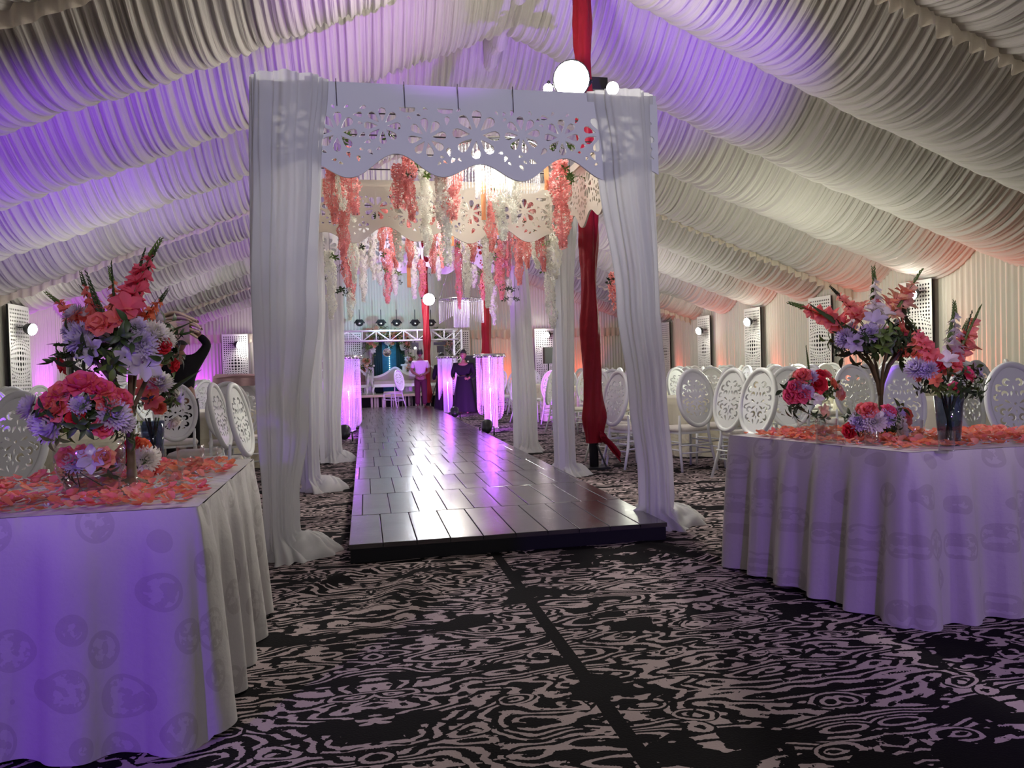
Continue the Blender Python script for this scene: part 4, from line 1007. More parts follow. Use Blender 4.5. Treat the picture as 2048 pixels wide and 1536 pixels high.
# ================================================================== FLOWER TABLES
TZ = 0.775
def skirted_table(label, poly, seed, fold, flare):
    t = thing('flower_table', label, 'table', (poly[0][0], poly[0][1], 0), 0)
    ox, oy = poly[0]; P = [Vector((x-ox, y-oy)) for x, y in poly]; k = len(P)
    c = sum(P, Vector((0, 0)))/k
    pts = []; nrm = []; s = 0; ss = []
    for i in range(k):                                   # rounded walk round the outline
        a, b = P[i], P[(i+1) % k]; d = (b-a); L = d.length; n = int(L/0.012); nn = Vector((d.y, -d.x)).normalized()
        if nn.dot((a+b)/2-c) < 0: nn = -nn
        pr = (P[i]-P[i-1]); n0 = Vector((pr.y, -pr.x)).normalized()
        if n0.dot((P[i]+P[i-1])/2-c) < 0: n0 = -n0
        nx = (P[(i+2) % k]-b); n2 = Vector((nx.y, -nx.x)).normalized()
        if n2.dot((P[(i+2) % k]+b)/2-c) < 0: n2 = -n2
        for j in range(n):
            f = j/n*L; w0 = max(0, 1-f/0.10)*0.5; w1 = max(0, 1-(L-f)/0.10)*0.5
            v = (nn*(1-w0-w1)+n0*w0+n2*w1).normalized()
            pts.append(a+d*(j/n)); nrm.append(v); ss.append(s+f)
        s += L
    N = len(pts)
    mb = MB(); rows = []
    for i in range(6): rows.append([Vector((c.x+(p.x-c.x)*(i+0.02)/6, c.y+(p.y-c.y)*(i+0.02)/6, TZ)) for p in pts])
    rows.append([Vector((p.x, p.y, TZ-0.001)) for p in pts])
    mb.grid(rows, closed_u=True); mb.obj('table_cover', M['damask'], t)
    mb = MB(); rows = []; nz = 26
    for i in range(nz+1):
        f = i/nz; row = []
        for p, v, u in zip(pts, nrm, ss):
            ph = u/fold*2*PI + 1.4*mnoise.noise(Vector((u*1.7, seed, 0)))
            s1 = math.sin(ph); pl = (abs(s1)**0.7)*(1 if s1 > 0 else -0.55)
            s2 = 0.35*math.sin(ph*2.3+seed+2*f) + 0.5*mnoise.noise(Vector((u*7, f*1.5, seed)))
            grow = f**0.75
            w = 0.004 + flare*grow*(0.55+0.45*mnoise.noise(Vector((u*1.1, 3, seed)))) + 0.044*min(1, f*4+0.10)*(0.35+0.65*f)*pl + 0.016*grow*s2
            pinch = -0.010*math.exp(-(f/0.05)**2)*(math.cos(ph*0.5) > 0.8)
            z = TZ-0.002 - f*(TZ-0.014) + 0.012*f*math.sin(u*4+seed)*(f > 0.9)
            q = p + v*(w+pinch); row.append(Vector((q.x, q.y, z)))
        rows.append(row)
    mb.grid(rows, closed_u=True); mb.obj('table_skirt', M['damask'], t)
    return t
LP = [(-0.55, 2.62), (-0.57, 4.02), (-1.0, 4.06), (-1.75, 3.45), (-2.9, 3.4), (-2.9, 2.62)]
RP = [(2.38, 2.95), (2.09, 4.06), (2.90, 4.10), (3.62, 3.55), (3.62, 2.92)]
skirted_table('large flower table on the left in a pale damask skirt washed purple', LP, 2, 0.30, 0.07)
skirted_table('large flower table on the right in a pleated pale damask skirt', RP, 5, 0.21, 0.10)

# ------------------------------------------------------------------ flower meshes
def petal_pts(L, Wd, bend, cup, base=0.25, nu=4, nv=5, ruf=0.0, seed=0):
    rows = []
    for j in range(nv+1):
        t = j/nv; w = Wd/2*(base+(1-base)*math.sin(PI*min(1, t*0.62+0.05)))*(1-max(0, (t-0.75)/0.25)**2*0.8)
        ang = bend*t; r = []
        y = L*(math.sin(ang)/bend if abs(bend) > 1e-3 else t); z = L*((1-math.cos(ang))/bend if abs(bend) > 1e-3 else 0)
        for i in range(nu+1):
            s = -1+2*i/nu
            r.append(Vector((s*w, y, z + cup*w*s*s + ruf*Wd*math.sin(s*6+seed+t*3)*t)))
        rows.append(r)
    return rows
def put_petal(mb, rows, az, el, off=0.0, lift=0.0, mi=0, roll=0.0):
    R = Matrix.Rotation(az, 3, 'Z') @ Matrix.Rotation(el, 3, 'X') @ Matrix.Rotation(roll, 3, 'Y')
    o = Vector((-math.sin(az)*off, math.cos(az)*off, lift))
    mb.grid([[R @ p + o for p in r] for r in rows], mi)
CACHE = {}
def cached(key, fn):
    if key not in CACHE: CACHE[key] = fn()
    return CACHE[key]
def rose(c):
    mb = MB(); r = random.Random(7)
    for ring, (n, el, L, Wd, off) in enumerate([(4, 1.45, 0.034, 0.030, 0.004), (5, 1.25, 0.040, 0.038, 0.008), (6, 0.95, 0.044, 0.044, 0.010), (7, 0.55, 0.046, 0.048, 0.010)]):
        for i in range(n): put_petal(mb, petal_pts(L, Wd, 0.7-ring*0.45, 0.55, 0.4, ruf=0.04, seed=i), 2*PI*i/n+ring*0.5+r.uniform(-.1, .1), el, off, 0.0)
    return mb.mesh('rose', M[c])
def mum(c):
    mb = MB(); r = random.Random(3)
    for ring, (n, el, L) in enumerate([(20, -0.25, 0.050), (20, 0.05, 0.054), (18, 0.35, 0.052), (16, 0.62, 0.048), (13, 0.9, 0.042), (9, 1.2, 0.034), (5, 1.45, 0.026)]):
        for i in range(n): put_petal(mb, petal_pts(L, 0.014, 0.7, 0.5, 0.5, 2, 3), 2*PI*i/n+ring*0.37+r.uniform(-.12, .12), el+r.uniform(-.1, .1), 0.004, 0.0)
    return mb.mesh('chrysanthemum', M[c])
def trumpet(mb, M4, s, r, n=6, mi=0):
    tmp = MB()
    for i in range(n):
        put_petal(tmp, petal_pts(0.055*s, 0.032*s, -0.9, 0.35, 0.3, 4, 4, ruf=0.09, seed=r.uniform(0, 6)), 2*PI*i/n, 1.05-0.22*(i % 2), 0.003*s)
    b = len(mb.v); mb.v += [tuple(M4 @ Vector(p)) for p in tmp.v]; mb.f += [tuple(b+i for i in f) for f in tmp.f]; mb.m += [mi]*len(tmp.f)
def lily(c):
    mb = MB(); trumpet(mb, Matrix.Identity(4), 1.25, random.Random(4)); return mb.mesh('lily', M[c])
def gladiolus(c, seed):                                  # 0.5 m long along +z
    mb = MB(); r = random.Random(seed); L = 0.5
    bendx = r.uniform(-0.03, 0.03)
    cx = lambda t: bendx*math.sin(PI*t)
    mb.tube([(cx(t/10), 0, L*t/10) for t in range(11)], [0.0045*(1-0.07*t) for t in range(11)], 6, mi=1)
    for i in range(9):
        t = 0.36+0.054*i; s = 1.40-0.09*i; side = (i % 2)*2-1
        a = r.uniform(-0.5, 0.5)+(0 if side > 0 else PI)
        d = Vector((math.cos(a)*0.9, math.sin(a)*0.9, 0.75)).normalized()
        Mx = Matrix.Translation((cx(t), 0, L*t)) @ d.to_track_quat('Z', 'Y').to_matrix().to_4x4()
        trumpet(mb, Mx, s, r)
    for i in range(12):                                  # green buds towards the tip
        t = 0.80+0.018*i; s = 0.9-0.05*i; side = (i % 2)*2-1; a = 0.3*r.uniform(-1, 1)+(0 if side > 0 else PI)
        p = Vector((cx(t), 0, L*t)); q = p+Vector((math.cos(a)*0.011*s, math.sin(a)*0.011*s, 0.045*s))
        mb.tube([p, (p+q)/2+Vector((math.cos(a)*0.006, 0, 0)), q], [0.003, 0.0075*s, 0.001], 6, mi=1)
    return mb.mesh('gladiolus', [M[c], M['leaf2'] if seed % 2 else M['leaf']])
def budspike(seed):
    mb = MB(); L = 0.5
    mb.tube([(0.01*math.sin(t*0.4), 0, L*t/10) for t in range(11)], [0.004*(1-0.07*t) for t in range(11)], 6)
    for i in range(22):
        t = 0.35+0.029*i; s = 1.15-0.04*i; side = (i % 2)*2-1
        p = Vector((0.01*math.sin(t*4), 0, L*t)); q = p+Vector((side*0.014*s, 0.004*side, 0.06*s))
        mb.tube([p, (p+q)/2+Vector((side*0.007*s, 0, 0)), q], [0.003, 0.0095*s, 0.001], 6)
    return mb.mesh('gladiolus_bud_spike', M['leaf'] if seed else M['leaf2'])
def leafblade(mb, M3, o, L, Wd, bend, mi=0):
    rows = []
    for j in range(6):
        t = j/5; w = Wd/2*math.sin(PI*min(0.999, max(0.02, t**0.85)))+0.0006; a = bend*t
        y = L*t*math.cos(a*0.5); z = -L*t*math.sin(a*0.5)
        rows.append([o + M3 @ Vector((s*w, y, z+abs(s)*w*0.35)) for s in (-1, 0, 1)])
    mb.grid(rows, mi)
def sprig(c, seed):                                      # 0.16 m leafy twig along +z
    mb = MB(); r = random.Random(seed); L = 0.16
    mb.tube([(0, 0, 0), (0.005, 0.004, L*0.5), (0, 0, L)], [0.0022, 0.0018, 0.001], 5)
    for i in range(8):
        t = 0.25+0.1*i; a = i*2.4+r.uniform(-.3, .3)
        Mx = Matrix.Rotation(a, 3, 'Z') @ Matrix.Rotation(r.uniform(0.2, 0.9), 3, 'X')
        leafblade(mb, Mx, Vector((0, 0, L*min(t, 1))), r.uniform(0.045, 0.065), r.uniform(0.018, 0.026), 0.8)
    return mb.mesh('leaf_sprig', M[c])
def ferns(c, seed):
    mb = MB(); L = 0.20
    mb.tube([(0, 0, 0), (0, 0, L)], [0.002, 0.001], 5)
    for i in range(9):
        for s in (-1, 1):
            Mx = Matrix.Rotation(s*PI/2, 3, 'Z') @ Matrix.Rotation(0.7, 3, 'X'); leafblade(mb, Mx, Vector((0, 0, 0.03+i*0.02)), 0.055*(1-0.05*i), 0.012, 0.3)
    leafblade(mb, Matrix.Rotation(PI/2, 3, 'X'), Vector((0, 0, L-0.01)), 0.05, 0.014, 0.1)
    return mb.mesh('palm_leaf', M[c])
def sword(c, seed):
    mb = MB(); leafblade(mb, Matrix.Rotation(PI/2, 3, 'X'), Vector((0, 0, 0)), 0.30, 0.022, 0.25); return mb.mesh('sword_leaf', M[c])
def fmesh(kind, c, seed=0):
    f = {'rose': lambda: rose(c), 'mum': lambda: mum(c), 'lily': lambda: lily(c), 'glad': lambda: gladiolus(c, seed), 'bud': lambda: budspike(seed), 'sprig': lambda: sprig(c, seed), 'fern': lambda: ferns(c, seed), 'sword': lambda: sword(c, seed)}[kind]
    return cached((kind, c, seed), f)
NAMES = {'rose': 'rose', 'mum': 'chrysanthemum', 'lily': 'lily', 'glad': 'gladiolus', 'bud': 'bud_spike', 'sprig': 'leaf_sprig', 'fern': 'palm_leaf', 'sword': 'sword_leaf'}
UNIT = {'glad': 0.5, 'bud': 0.5, 'fern': 0.25, 'sword': 0.30, 'sprig': 0.18}
def put(t, kind, c, p, d, s=1.0, seed=0, spin=0.0):
    o = link(NAMES[kind], fmesh(kind, c, seed), t, p - t.location)
    o.rotation_mode = 'QUATERNION'; q = Vector(d).to_track_quat('Z', 'Y')
    from mathutils import Quaternion
    o.rotation_quaternion = q @ Quaternion((0, 0, 1), spin); o.scale = (s, s, s)
    return o
def arrange(t, cpx, cpy, Y, R, flowers, spikes, nleaf, seed, flat=0.8, leafc='leaf', extra=8, colors=('lilac', 'coral', 'white')):
    r = random.Random(seed); C = at(cpx, cpy, Y)
    cp = CACHE.setdefault('campos', Vector((0, 0, EYE)))
    for kind, c, px, py, s in flowers:
        p = at(px, py, Y); d = (p-C); dd = math.hypot(d.x, d.z); dep = math.sqrt(max(0.0, R*R-dd*dd))*0.75
        pos = p + (cp-p).normalized()*dep
        n = (pos-C + Vector((0, -0.25*R, 0.15*R))).normalized()
        put(t, kind, c, pos, n, s, 0, r.uniform(0, 6))
    for kind, c, px, py, sd in spikes:
        tip = at(px, py, Y+r.uniform(-0.03, 0.03)); d = tip-C; L = d.length
        st = C + d*0.0; o = put(t, kind, c, st, d, L/UNIT[kind], sd, r.uniform(0, 6))
    for i in range(nleaf):
        a = r.uniform(0, 2*PI); e = r.uniform(-0.55, 0.75)
        d = Vector((math.cos(a)*math.cos(e), math.sin(a)*math.cos(e), math.sin(e)*flat))
        put(t, 'sprig', leafc if r.random() < 0.75 else 'leaf2', C+d*R*r.uniform(0.1, 0.45), d+Vector((0, 0, -0.1)), 0.82*r.uniform(0.8, 1.15)*min(1.25, R/0.15), r.randint(0, 2), r.uniform(0, 6))
    for i in range(extra):                               # blooms on the far side
        a = r.uniform(0.1, PI-0.1); e = r.uniform(-0.1, 0.9); d = Vector((math.cos(a)*math.cos(e), math.sin(a)*math.cos(e), math.sin(e)))
        put(t, r.choice(('mum', 'rose', 'lily')), r.choice(colors), C+d*R*0.85, d, r.uniform(0.8, 1.1), 0, r.uniform(0, 6))
def glassware(name, label, cat, loc, prof, matn='tglass', group=None, n=32):
    o = MB(); o.lathe(prof, n); ob = o.obj(name, M[matn]); ob.location = loc; return tag(ob, label, cat, group)
def twall(r0, r1, h, th=0.003, foot=0.004):              # simple thin-walled glass profile
    return [(0, 0.0), (r0, 0.0), (r1, h), (r1-th, h), (r0-th, foot), (0, foot)]

# left table, round bowl of flowers
b = ground(183, 986, TZ+0.002)
t = thing('flower_bowl', 'clear round glass bowl of pink roses and lilac chrysanthemums on the left table', 'flower arrangement', b)
mb = MB(); mb.lathe([(0, 0), (0.075, 0.0), (0.085, 0.02), (0.118, 0.10), (0.120, 0.165), (0.110, 0.195), (0.107, 0.195), (0.117, 0.165), (0.115, 0.10), (0.080, 0.022), (0, 0.006)], 40); mb.obj('glass_bowl', M['tglass'], t)
mb = MB(); mb.lathe([(0, 0.008), (0.078, 0.01), (0.098, 0.06), (0.098, 0.062), (0, 0.062)], 32); mb.obj('water', thin_glass('still_water', (0.80, 0.84, 0.88)), t)
Yb = b.y
arrange(t, 172, 838, Yb, 0.155,
        [('rose', 'pink', 105, 812, 1.15), ('rose', 'coral', 128, 790, 1.1), ('rose', 'pink', 165, 775, 1.3), ('rose', 'pink', 200, 785, 1.1), ('rose', 'coral', 118, 820, 1.2), ('mum', 'lilac', 62, 815, 1.0), ('mum', 'lilac', 105, 850, 1.35), ('mum', 'lilac', 160, 812, 0.75),
         ('rose', 'redp', 152, 836, 0.7), ('mum', 'lilac', 225, 830, 1.2), ('rose', 'coral', 215, 808, 1.0), ('rose', 'pink', 240, 800, 0.9), ('mum', 'lilac', 248, 845, 0.8), ('rose', 'pink', 205, 855, 0.8), ('mum', 'lilac', 78, 845, 0.9), ('rose', 'coral', 75, 850, 0.5), ('mum', 'lilac', 140, 788, 0.7)],
        [('sprig', 'leaf', 60, 800, 0), ('sprig', 'leaf', 265, 850, 1), ('sprig', 'leaf', 262, 868, 2), ('sprig', 'leaf', 205, 880, 2)], 26, 4, 0.7, extra=6, colors=('lilac', 'coral', 'pink'))
for px, py, k, c, s in [(135, 915, 'rose', 'pink', 0.8), (150, 925, 'mum', 'lilac', 0.85), (185, 918, 'lily', 'lilac', 0.9), (210, 915, 'rose', 'salmon', 0.8), (165, 905, 'rose', 'coral', 0.6)]:
    p = at(px, py, Yb-0.035); put(t, k, c, p, Vector((0.1, -1, 0.2)), s)
for a, s in ((0.6, 1.0), (2.2, 1.1), (4.0, 0.9)): put(t, 'sprig', 'leaf', b+Vector((0.03*math.cos(a), 0.03*math.sin(a), 0.13)), Vector((math.cos(a)*0.6, -0.5, -0.5)), s*0.7)
mb = MB(); mb.tube([at(125, 925, Yb-0.05)-b, at(205, 972, Yb-0.04)-b], 0.0022, 6); mb.tube([at(150, 930, Yb)-b, at(160, 975, Yb)-b], 0.002, 6); mb.obj('stem', M['leaf'], t)

# left table, tall arrangement
Y2 = 3.22; b = Vector((at(262, 900, Y2).x, Y2, TZ+0.002))
t = thing('tall_flower_arrangement', 'tallest arrangement on the left table, pink gladioli rising from a branching stem vase', 'flower arrangement', b)
mb = MB(); mb.lathe([(0, 0), (0.07, 0), (0.07, 0.012), (0.02, 0.03), (0.015, 0.12), (0.018, 0.25), (0, 0.25)], 20)
for a in (0.2, 1.5, 2.7, 3.8, 5.1): mb.tube([(0, 0, 0.20), (0.02*math.cos(a), 0.02*math.sin(a), 0.32), (0.07*math.cos(a), 0.07*math.sin(a), 0.43), (0.12*math.cos(a), 0.12*math.sin(a), 0.50)], 0.009, 8)
mb.obj('branching_vase', M['rod'], t)
arrange(t, 236, 690, Y2, 0.195,
        [('mum', 'lilac', 165, 678, 1.25), ('mum', 'lilac', 143, 660, 0.8), ('mum', 'lilac', 285, 690, 1.15), ('lily', 'lilac', 285, 725, 1.15), ('lily', 'lilac', 185, 700, 0.95), ('mum', 'white', 310, 668, 1.0), ('mum', 'white', 330, 680, 0.8), ('mum', 'lilac', 150, 630, 0.9),
         ('rose', 'coral', 200, 650, 1.0), ('lily', 'coral', 215, 655, 0.9), ('lily', 'coral', 240, 640, 0.9), ('lily', 'pink', 255, 620, 1.1), ('rose', 'redp', 132, 728, 0.8), ('rose', 'redp', 322, 690, 0.8), ('lily', 'salmon', 150, 640, 0.7), ('lily', 'lilac', 250, 715, 0.8), ('rose', 'redp', 345, 730, 0.6), ('mum', 'lilac', 275, 655, 0.8)],
        [('glad', 'pink', 322, 478, 1), ('glad', 'coral', 162, 545, 2), ('glad', 'salmon', 218, 535, 3), ('glad', 'orange', 335, 580, 4), ('glad', 'coral', 92, 585, 5), ('glad', 'pink', 290, 500, 6), ('bud', 'leaf', 312, 490, 1), ('bud', 'leaf', 168, 540, 1),
         ('bud', 'leaf', 222, 520, 1), ('fern', 'leaf', 65, 732, 0), ('fern', 'leaf', 85, 688, 0), ('fern', 'leaf', 92, 712, 0), ('sword', 'leaf', 400, 655, 0), ('fern', 'leaf', 395, 662, 0), ('sprig', 'leaf2', 350, 695, 1), ('sprig', 'leaf2', 140, 770, 1), ('sprig', 'leaf', 150, 780, 2), ('sprig', 'leaf2', 230, 775, 0), ('sprig', 'leaf2', 355, 735, 0), ('sword', 'leaf', 165, 560, 0), ('sword', 'leaf', 330, 600, 0)], 40, 9, 0.6, extra=12)
# left table, glass cylinder vase
Y3 = 3.50; b = ground(308, 930, TZ+0.002); Y3 = b.y
t = thing('glass_cylinder_vase', 'straight glass vase with orange gladiolus and white chrysanthemum on the left table', 'flower arrangement', b)
mb = MB(); mb.lathe(twall(0.042, 0.055, 0.215), 32); mb.obj('glass_vase', M['bglass'], t)
mb = MB()
for q in range(7): mb.tube([(0.02*math.cos(q), 0.02*math.sin(q), 0.01), (0.03*math.cos(q+2.5), 0.03*math.sin(q+2.5), 0.23)], 0.004, 6)
mb.obj('stem', M['stem'], t)
arrange(t, 308, 800, Y3, 0.115, [('mum', 'white', 318, 768, 1.25), ('lily', 'orange', 295, 780, 1.1), ('lily', 'salmon', 312, 740, 0.9), ('lily', 'orange', 305, 800, 0.9), ('rose', 'orange', 318, 815, 0.7), ('mum', 'white', 345, 842, 0.8)],
        [('sword', 'leaf', 402, 742, 0), ('sword', 'leaf', 278, 800, 0), ('sword', 'leaf', 268, 830, 0), ('sprig', 'leaf', 365, 800, 0), ('sprig', 'leaf', 350, 770, 1), ('fern', 'leaf', 290, 835, 0), ('sprig', 'leaf2', 340, 740, 2), ('sprig', 'leaf2', 348, 825, 2)], 14, 3, 0.8, extra=3)
# left table, low posy
b = ground(285, 952, TZ+0.002)
t = thing('low_posy', 'low posy of red roses and white chrysanthemum lying beside the bowl on the left table', 'flower arrangement', b)
arrange(t, 275, 915, b.y, 0.075, [('rose', 'redp', 253, 908, 0.95), ('rose', 'redp', 268, 890, 0.8), ('mum', 'white', 291, 918, 1.15), ('lily', 'coral', 305, 938, 0.9), ('mum', 'white', 245, 925, 0.7), ('rose', 'orange', 285, 892, 0.7), ('rose', 'redp', 298, 945, 0.6)],
        [('sprig', 'leaf2', 272, 868, 0), ('sprig', 'leaf2', 290, 872, 1), ('sprig', 'leaf', 325, 925, 2), ('sprig', 'leaf', 320, 900, 1)], 18, 6, 0.5, extra=2)
# glasses on the left table
for i, (px, py, rr, h, lb) in enumerate([(257, 987, 0.034, 0.060, 'small clear tumbler in front of the low posy on the left table'), (350, 968, 0.034, 0.064, 'small clear tumbler among petals, middle of the left table'), (382, 945, 0.058, 0.120, 'largest clear glass cylinder on the left table near its right edge'), (421, 926, 0.038, 0.078, 'clear glass tumbler behind the largest cylinder at the right edge of the left table')]):
    g = ground(px, py, TZ+0.003); glassware('glass_tumbler', lb, 'glass', g, twall(rr*0.92, rr, h), group='clear glasses on the flower tables')

# right table, pedestal bowl with round bouquet
b = ground(1624, 866, TZ+0.002)
t = thing('footed_flower_bowl', 'round bouquet of pink roses over a clear bowl on the right table', 'flower arrangement', b)
mb = MB(); mb.lathe([(0, 0), (0.06, 0.0), (0.07, 0.02), (0.10, 0.09), (0.105, 0.16), (0.098, 0.19), (0.095, 0.19), (0.101, 0.16), (0.096, 0.09), (0.06, 0.02), (0, 0.006)], 36); mb.obj('glass_bowl', M['tglass'], t)
arrange(t, 1622, 778, b.y, 0.135, [('rose', 'pink', 1590, 775, 1.0), ('rose', 'coral', 1605, 755, 1.1), ('rose', 'pink', 1585, 790, 1.1), ('rose', 'redp', 1633, 770, 1.2), ('rose', 'pink', 1605, 790, 1.0), ('mum', 'lilac', 1620, 755, 0.9), ('mum', 'lilac', 1597, 772, 0.8), ('rose', 'coral', 1650, 752, 0.8), ('mum', 'lilac', 1612, 783, 0.9), ('rose', 'orange', 1662, 768, 0.8), ('rose', 'peach', 1672, 782, 0.9), ('rose', 'salmon', 1680, 790, 0.7), ('rose', 'redp', 1640, 750, 0.7), ('lily', 'white', 1632, 795, 0.7)],
        [('bud', 'leaf2', 1612, 690, 0), ('sprig', 'leaf', 1575, 815, 0), ('sprig', 'leaf', 1555, 782, 1), ('sprig', 'leaf', 1580, 845, 2), ('sprig', 'leaf2', 1665, 760, 1), ('sprig', 'leaf', 1580, 830, 1)], 20, 12, 0.6, extra=5)
for px, py, k, c, s in [(1642, 822, 'lily', 'peach', 0.8), (1608, 828, 'sprig', 'leaf', 0.6), (1625, 835, 'sprig', 'leaf', 0.6)]: put(t, k, c, at(px, py, b.y-0.03), Vector((0.3, -1, 0)), s)
# right table, branching vase
Y4 = 3.75; b = Vector((at(1762, 850, Y4).x, Y4, TZ+0.002))
t = thing('tall_flower_arrangement', 'tall arrangement on a branching vase in the middle of the right table', 'flower arrangement', b)
mb = MB(); mb.lathe([(0, 0), (0.06, 0), (0.06, 0.01), (0.018, 0.025), (0.013, 0.10), (0.014, 0.25), (0, 0.25)], 20)
for a in (0.0, 1.3, 2.4, 3.3, 4.4, 5.5): mb.tube([(0, 0, 0.16), (0.015*math.cos(a), 0.015*math.sin(a), 0.28), (0.05*math.cos(a), 0.05*math.sin(a), 0.38), (0.11*math.cos(a), 0.11*math.sin(a), 0.46)], 0.008, 8)
mb.obj('branching_vase', M['rod'], t)
arrange(t, 1748, 682, Y4, 0.185,
        [('mum', 'lilac', 1692, 678, 1.15), ('mum', 'lilac', 1738, 668, 1.1), ('lily', 'lilac', 1748, 645, 1.1), ('lily', 'lilac', 1712, 688, 0.9), ('lily', 'white', 1768, 632, 1.0), ('lily', 'white', 1745, 622, 0.8), ('lily', 'coral', 1798, 662, 1.2), ('rose', 'coral', 1800, 670, 1.0), ('lily', 'salmon', 1812, 680, 0.9), ('lily', 'coral', 1825, 690, 0.9), ('lily', 'peach', 1790, 600, 1.1), ('lily', 'salmon', 1805, 590, 1.0), ('lily', 'peach', 1810, 612, 1.0), ('lily', 'salmon', 1775, 608, 1.0), ('lily', 'coral', 1715, 632, 0.9), ('lily', 'salmon', 1725, 615, 0.8), ('rose', 'coral', 1750, 605, 0.6), ('lily', 'white', 1768, 680, 0.6), ('lily', 'coral', 1690, 648, 0.7)],
        [('glad', 'coral', 1578, 606, 1), ('glad', 'salmon', 1660, 573, 2), ('glad', 'white', 1745, 535, 3), ('glad', 'peach', 1845, 540, 5), ('glad', 'coral', 1875, 720, 4), ('bud', 'leaf2', 1748, 530, 0), ('bud', 'leaf2', 1846, 535, 0), ('bud', 'leaf', 1662, 573, 1), ('sprig', 'leaf', 1828, 625, 0), ('sprig', 'leaf', 1830, 640, 1), ('sprig', 'leaf', 1675, 722, 1), ('sprig', 'leaf', 1715, 738, 2), ('sprig', 'leaf', 1808, 728, 0), ('sprig', 'leaf', 1822, 708, 2), ('fern', 'leaf', 1660, 662, 0), ('sword', 'leaf', 1600, 612, 0)], 52, 21, 0.45, extra=10)
# posy at its foot
b = ground(1756, 880, TZ+0.002)
t = thing('low_posy', 'low posy of lilac and white chrysanthemums at the foot of the branching vase', 'flower arrangement', b)
arrange(t, 1755, 848, b.y, 0.115, [('rose', 'coral', 1738, 823, 1.0), ('rose', 'pink', 1775, 825, 0.9), ('mum', 'lilac', 1718, 845, 1.0), ('mum', 'white', 1748, 845, 1.2), ('mum', 'lilac', 1770, 838, 1.0), ('mum', 'white', 1792, 850, 1.25), ('rose', 'redp', 1702, 862, 0.9), ('mum', 'white', 1800, 865, 0.9), ('rose', 'orange', 1810, 830, 0.8), ('rose', 'coral', 1725, 818, 0.7), ('rose', 'coral', 1813, 842, 0.6), ('mum', 'lilac', 1795, 828, 0.8)],
        [('fern', 'leaf', 1678, 832, 0), ('sprig', 'leaf', 1685, 822, 1), ('sprig', 'leaf2', 1818, 810, 0), ('sprig', 'leaf2', 1812, 860, 0)], 16, 22, 0.5, extra=4)
# trumpet vase
b = ground(1899, 890, TZ+0.002)
t = thing('trumpet_glass_vase', 'flared blue tinted glass vase with gladioli at the right of the right table', 'flower arrangement', b)
mb = MB(); mb.lathe(twall(0.046, 0.064, 0.235), 32); mb.obj('glass_vase', M['bglass'], t)
mb = MB()
for q in range(9): mb.tube([(0.025*math.cos(q*0.7), 0.025*math.sin(q*0.7), 0.01), (0.035*math.cos(q*0.7+2.8), 0.035*math.sin(q*0.7+2.8), 0.25)], 0.005, 6)
mb.obj('stem', M['stem'], t)
arrange(t, 1895, 765, b.y, 0.14, [('mum', 'lilac', 1835, 738, 1.1), ('mum', 'lilac', 1858, 742, 0.9), ('lily', 'white', 1905, 700, 1.0), ('lily', 'white', 1893, 725, 0.9), ('lily', 'salmon', 1935, 700, 0.9), ('rose', 'pink', 1930, 750, 0.9), ('lily', 'lilac', 1945, 745, 0.8), ('rose', 'redp', 1877, 735, 0.6), ('rose', 'coral', 1910, 732, 0.7), ('lily', 'orange', 1872, 760, 0.6), ('rose', 'pink', 1907, 775, 0.6), ('lily', 'salmon', 1850, 700, 0.8), ('lily', 'coral', 1840, 690, 0.8)],
        [('glad', 'salmon', 1962, 612, 1), ('glad', 'white', 1908, 602, 3), ('glad', 'coral', 1818, 640, 2), ('glad', 'coral', 1935, 640, 5), ('bud', 'leaf2', 1960, 610, 0), ('bud', 'leaf2', 1908, 602, 0), ('bud', 'leaf2', 1818, 635, 0), ('bud', 'leaf', 1945, 620, 1), ('sword', 'leaf', 1910, 690, 0), ('sprig', 'leaf', 1848, 770, 0), ('sprig', 'leaf', 1932, 780, 1), ('fern', 'leaf', 1850, 785, 0)], 18, 31, 0.7, extra=4)
for i, (px, py, rr, h, lb) in enumerate([(1653, 886, 0.054, 0.125, 'largest clear glass cylinder on the right table, left of the low posy'), (1743, 890, 0.034, 0.065, 'small violet lit tumbler in front of the low posy on the right table'), (1893, 902, 0.036, 0.090, 'small clear glass standing against the flared vase'), (1826, 884, 0.050, 0.110, 'clear glass cylinder between the posy and the flared vase')]):
    g = ground(px, py, TZ+0.003); glassware('glass_tumbler', lb, 'glass', g, twall(rr*0.92, rr, h), group='clear glasses on the flower tables')

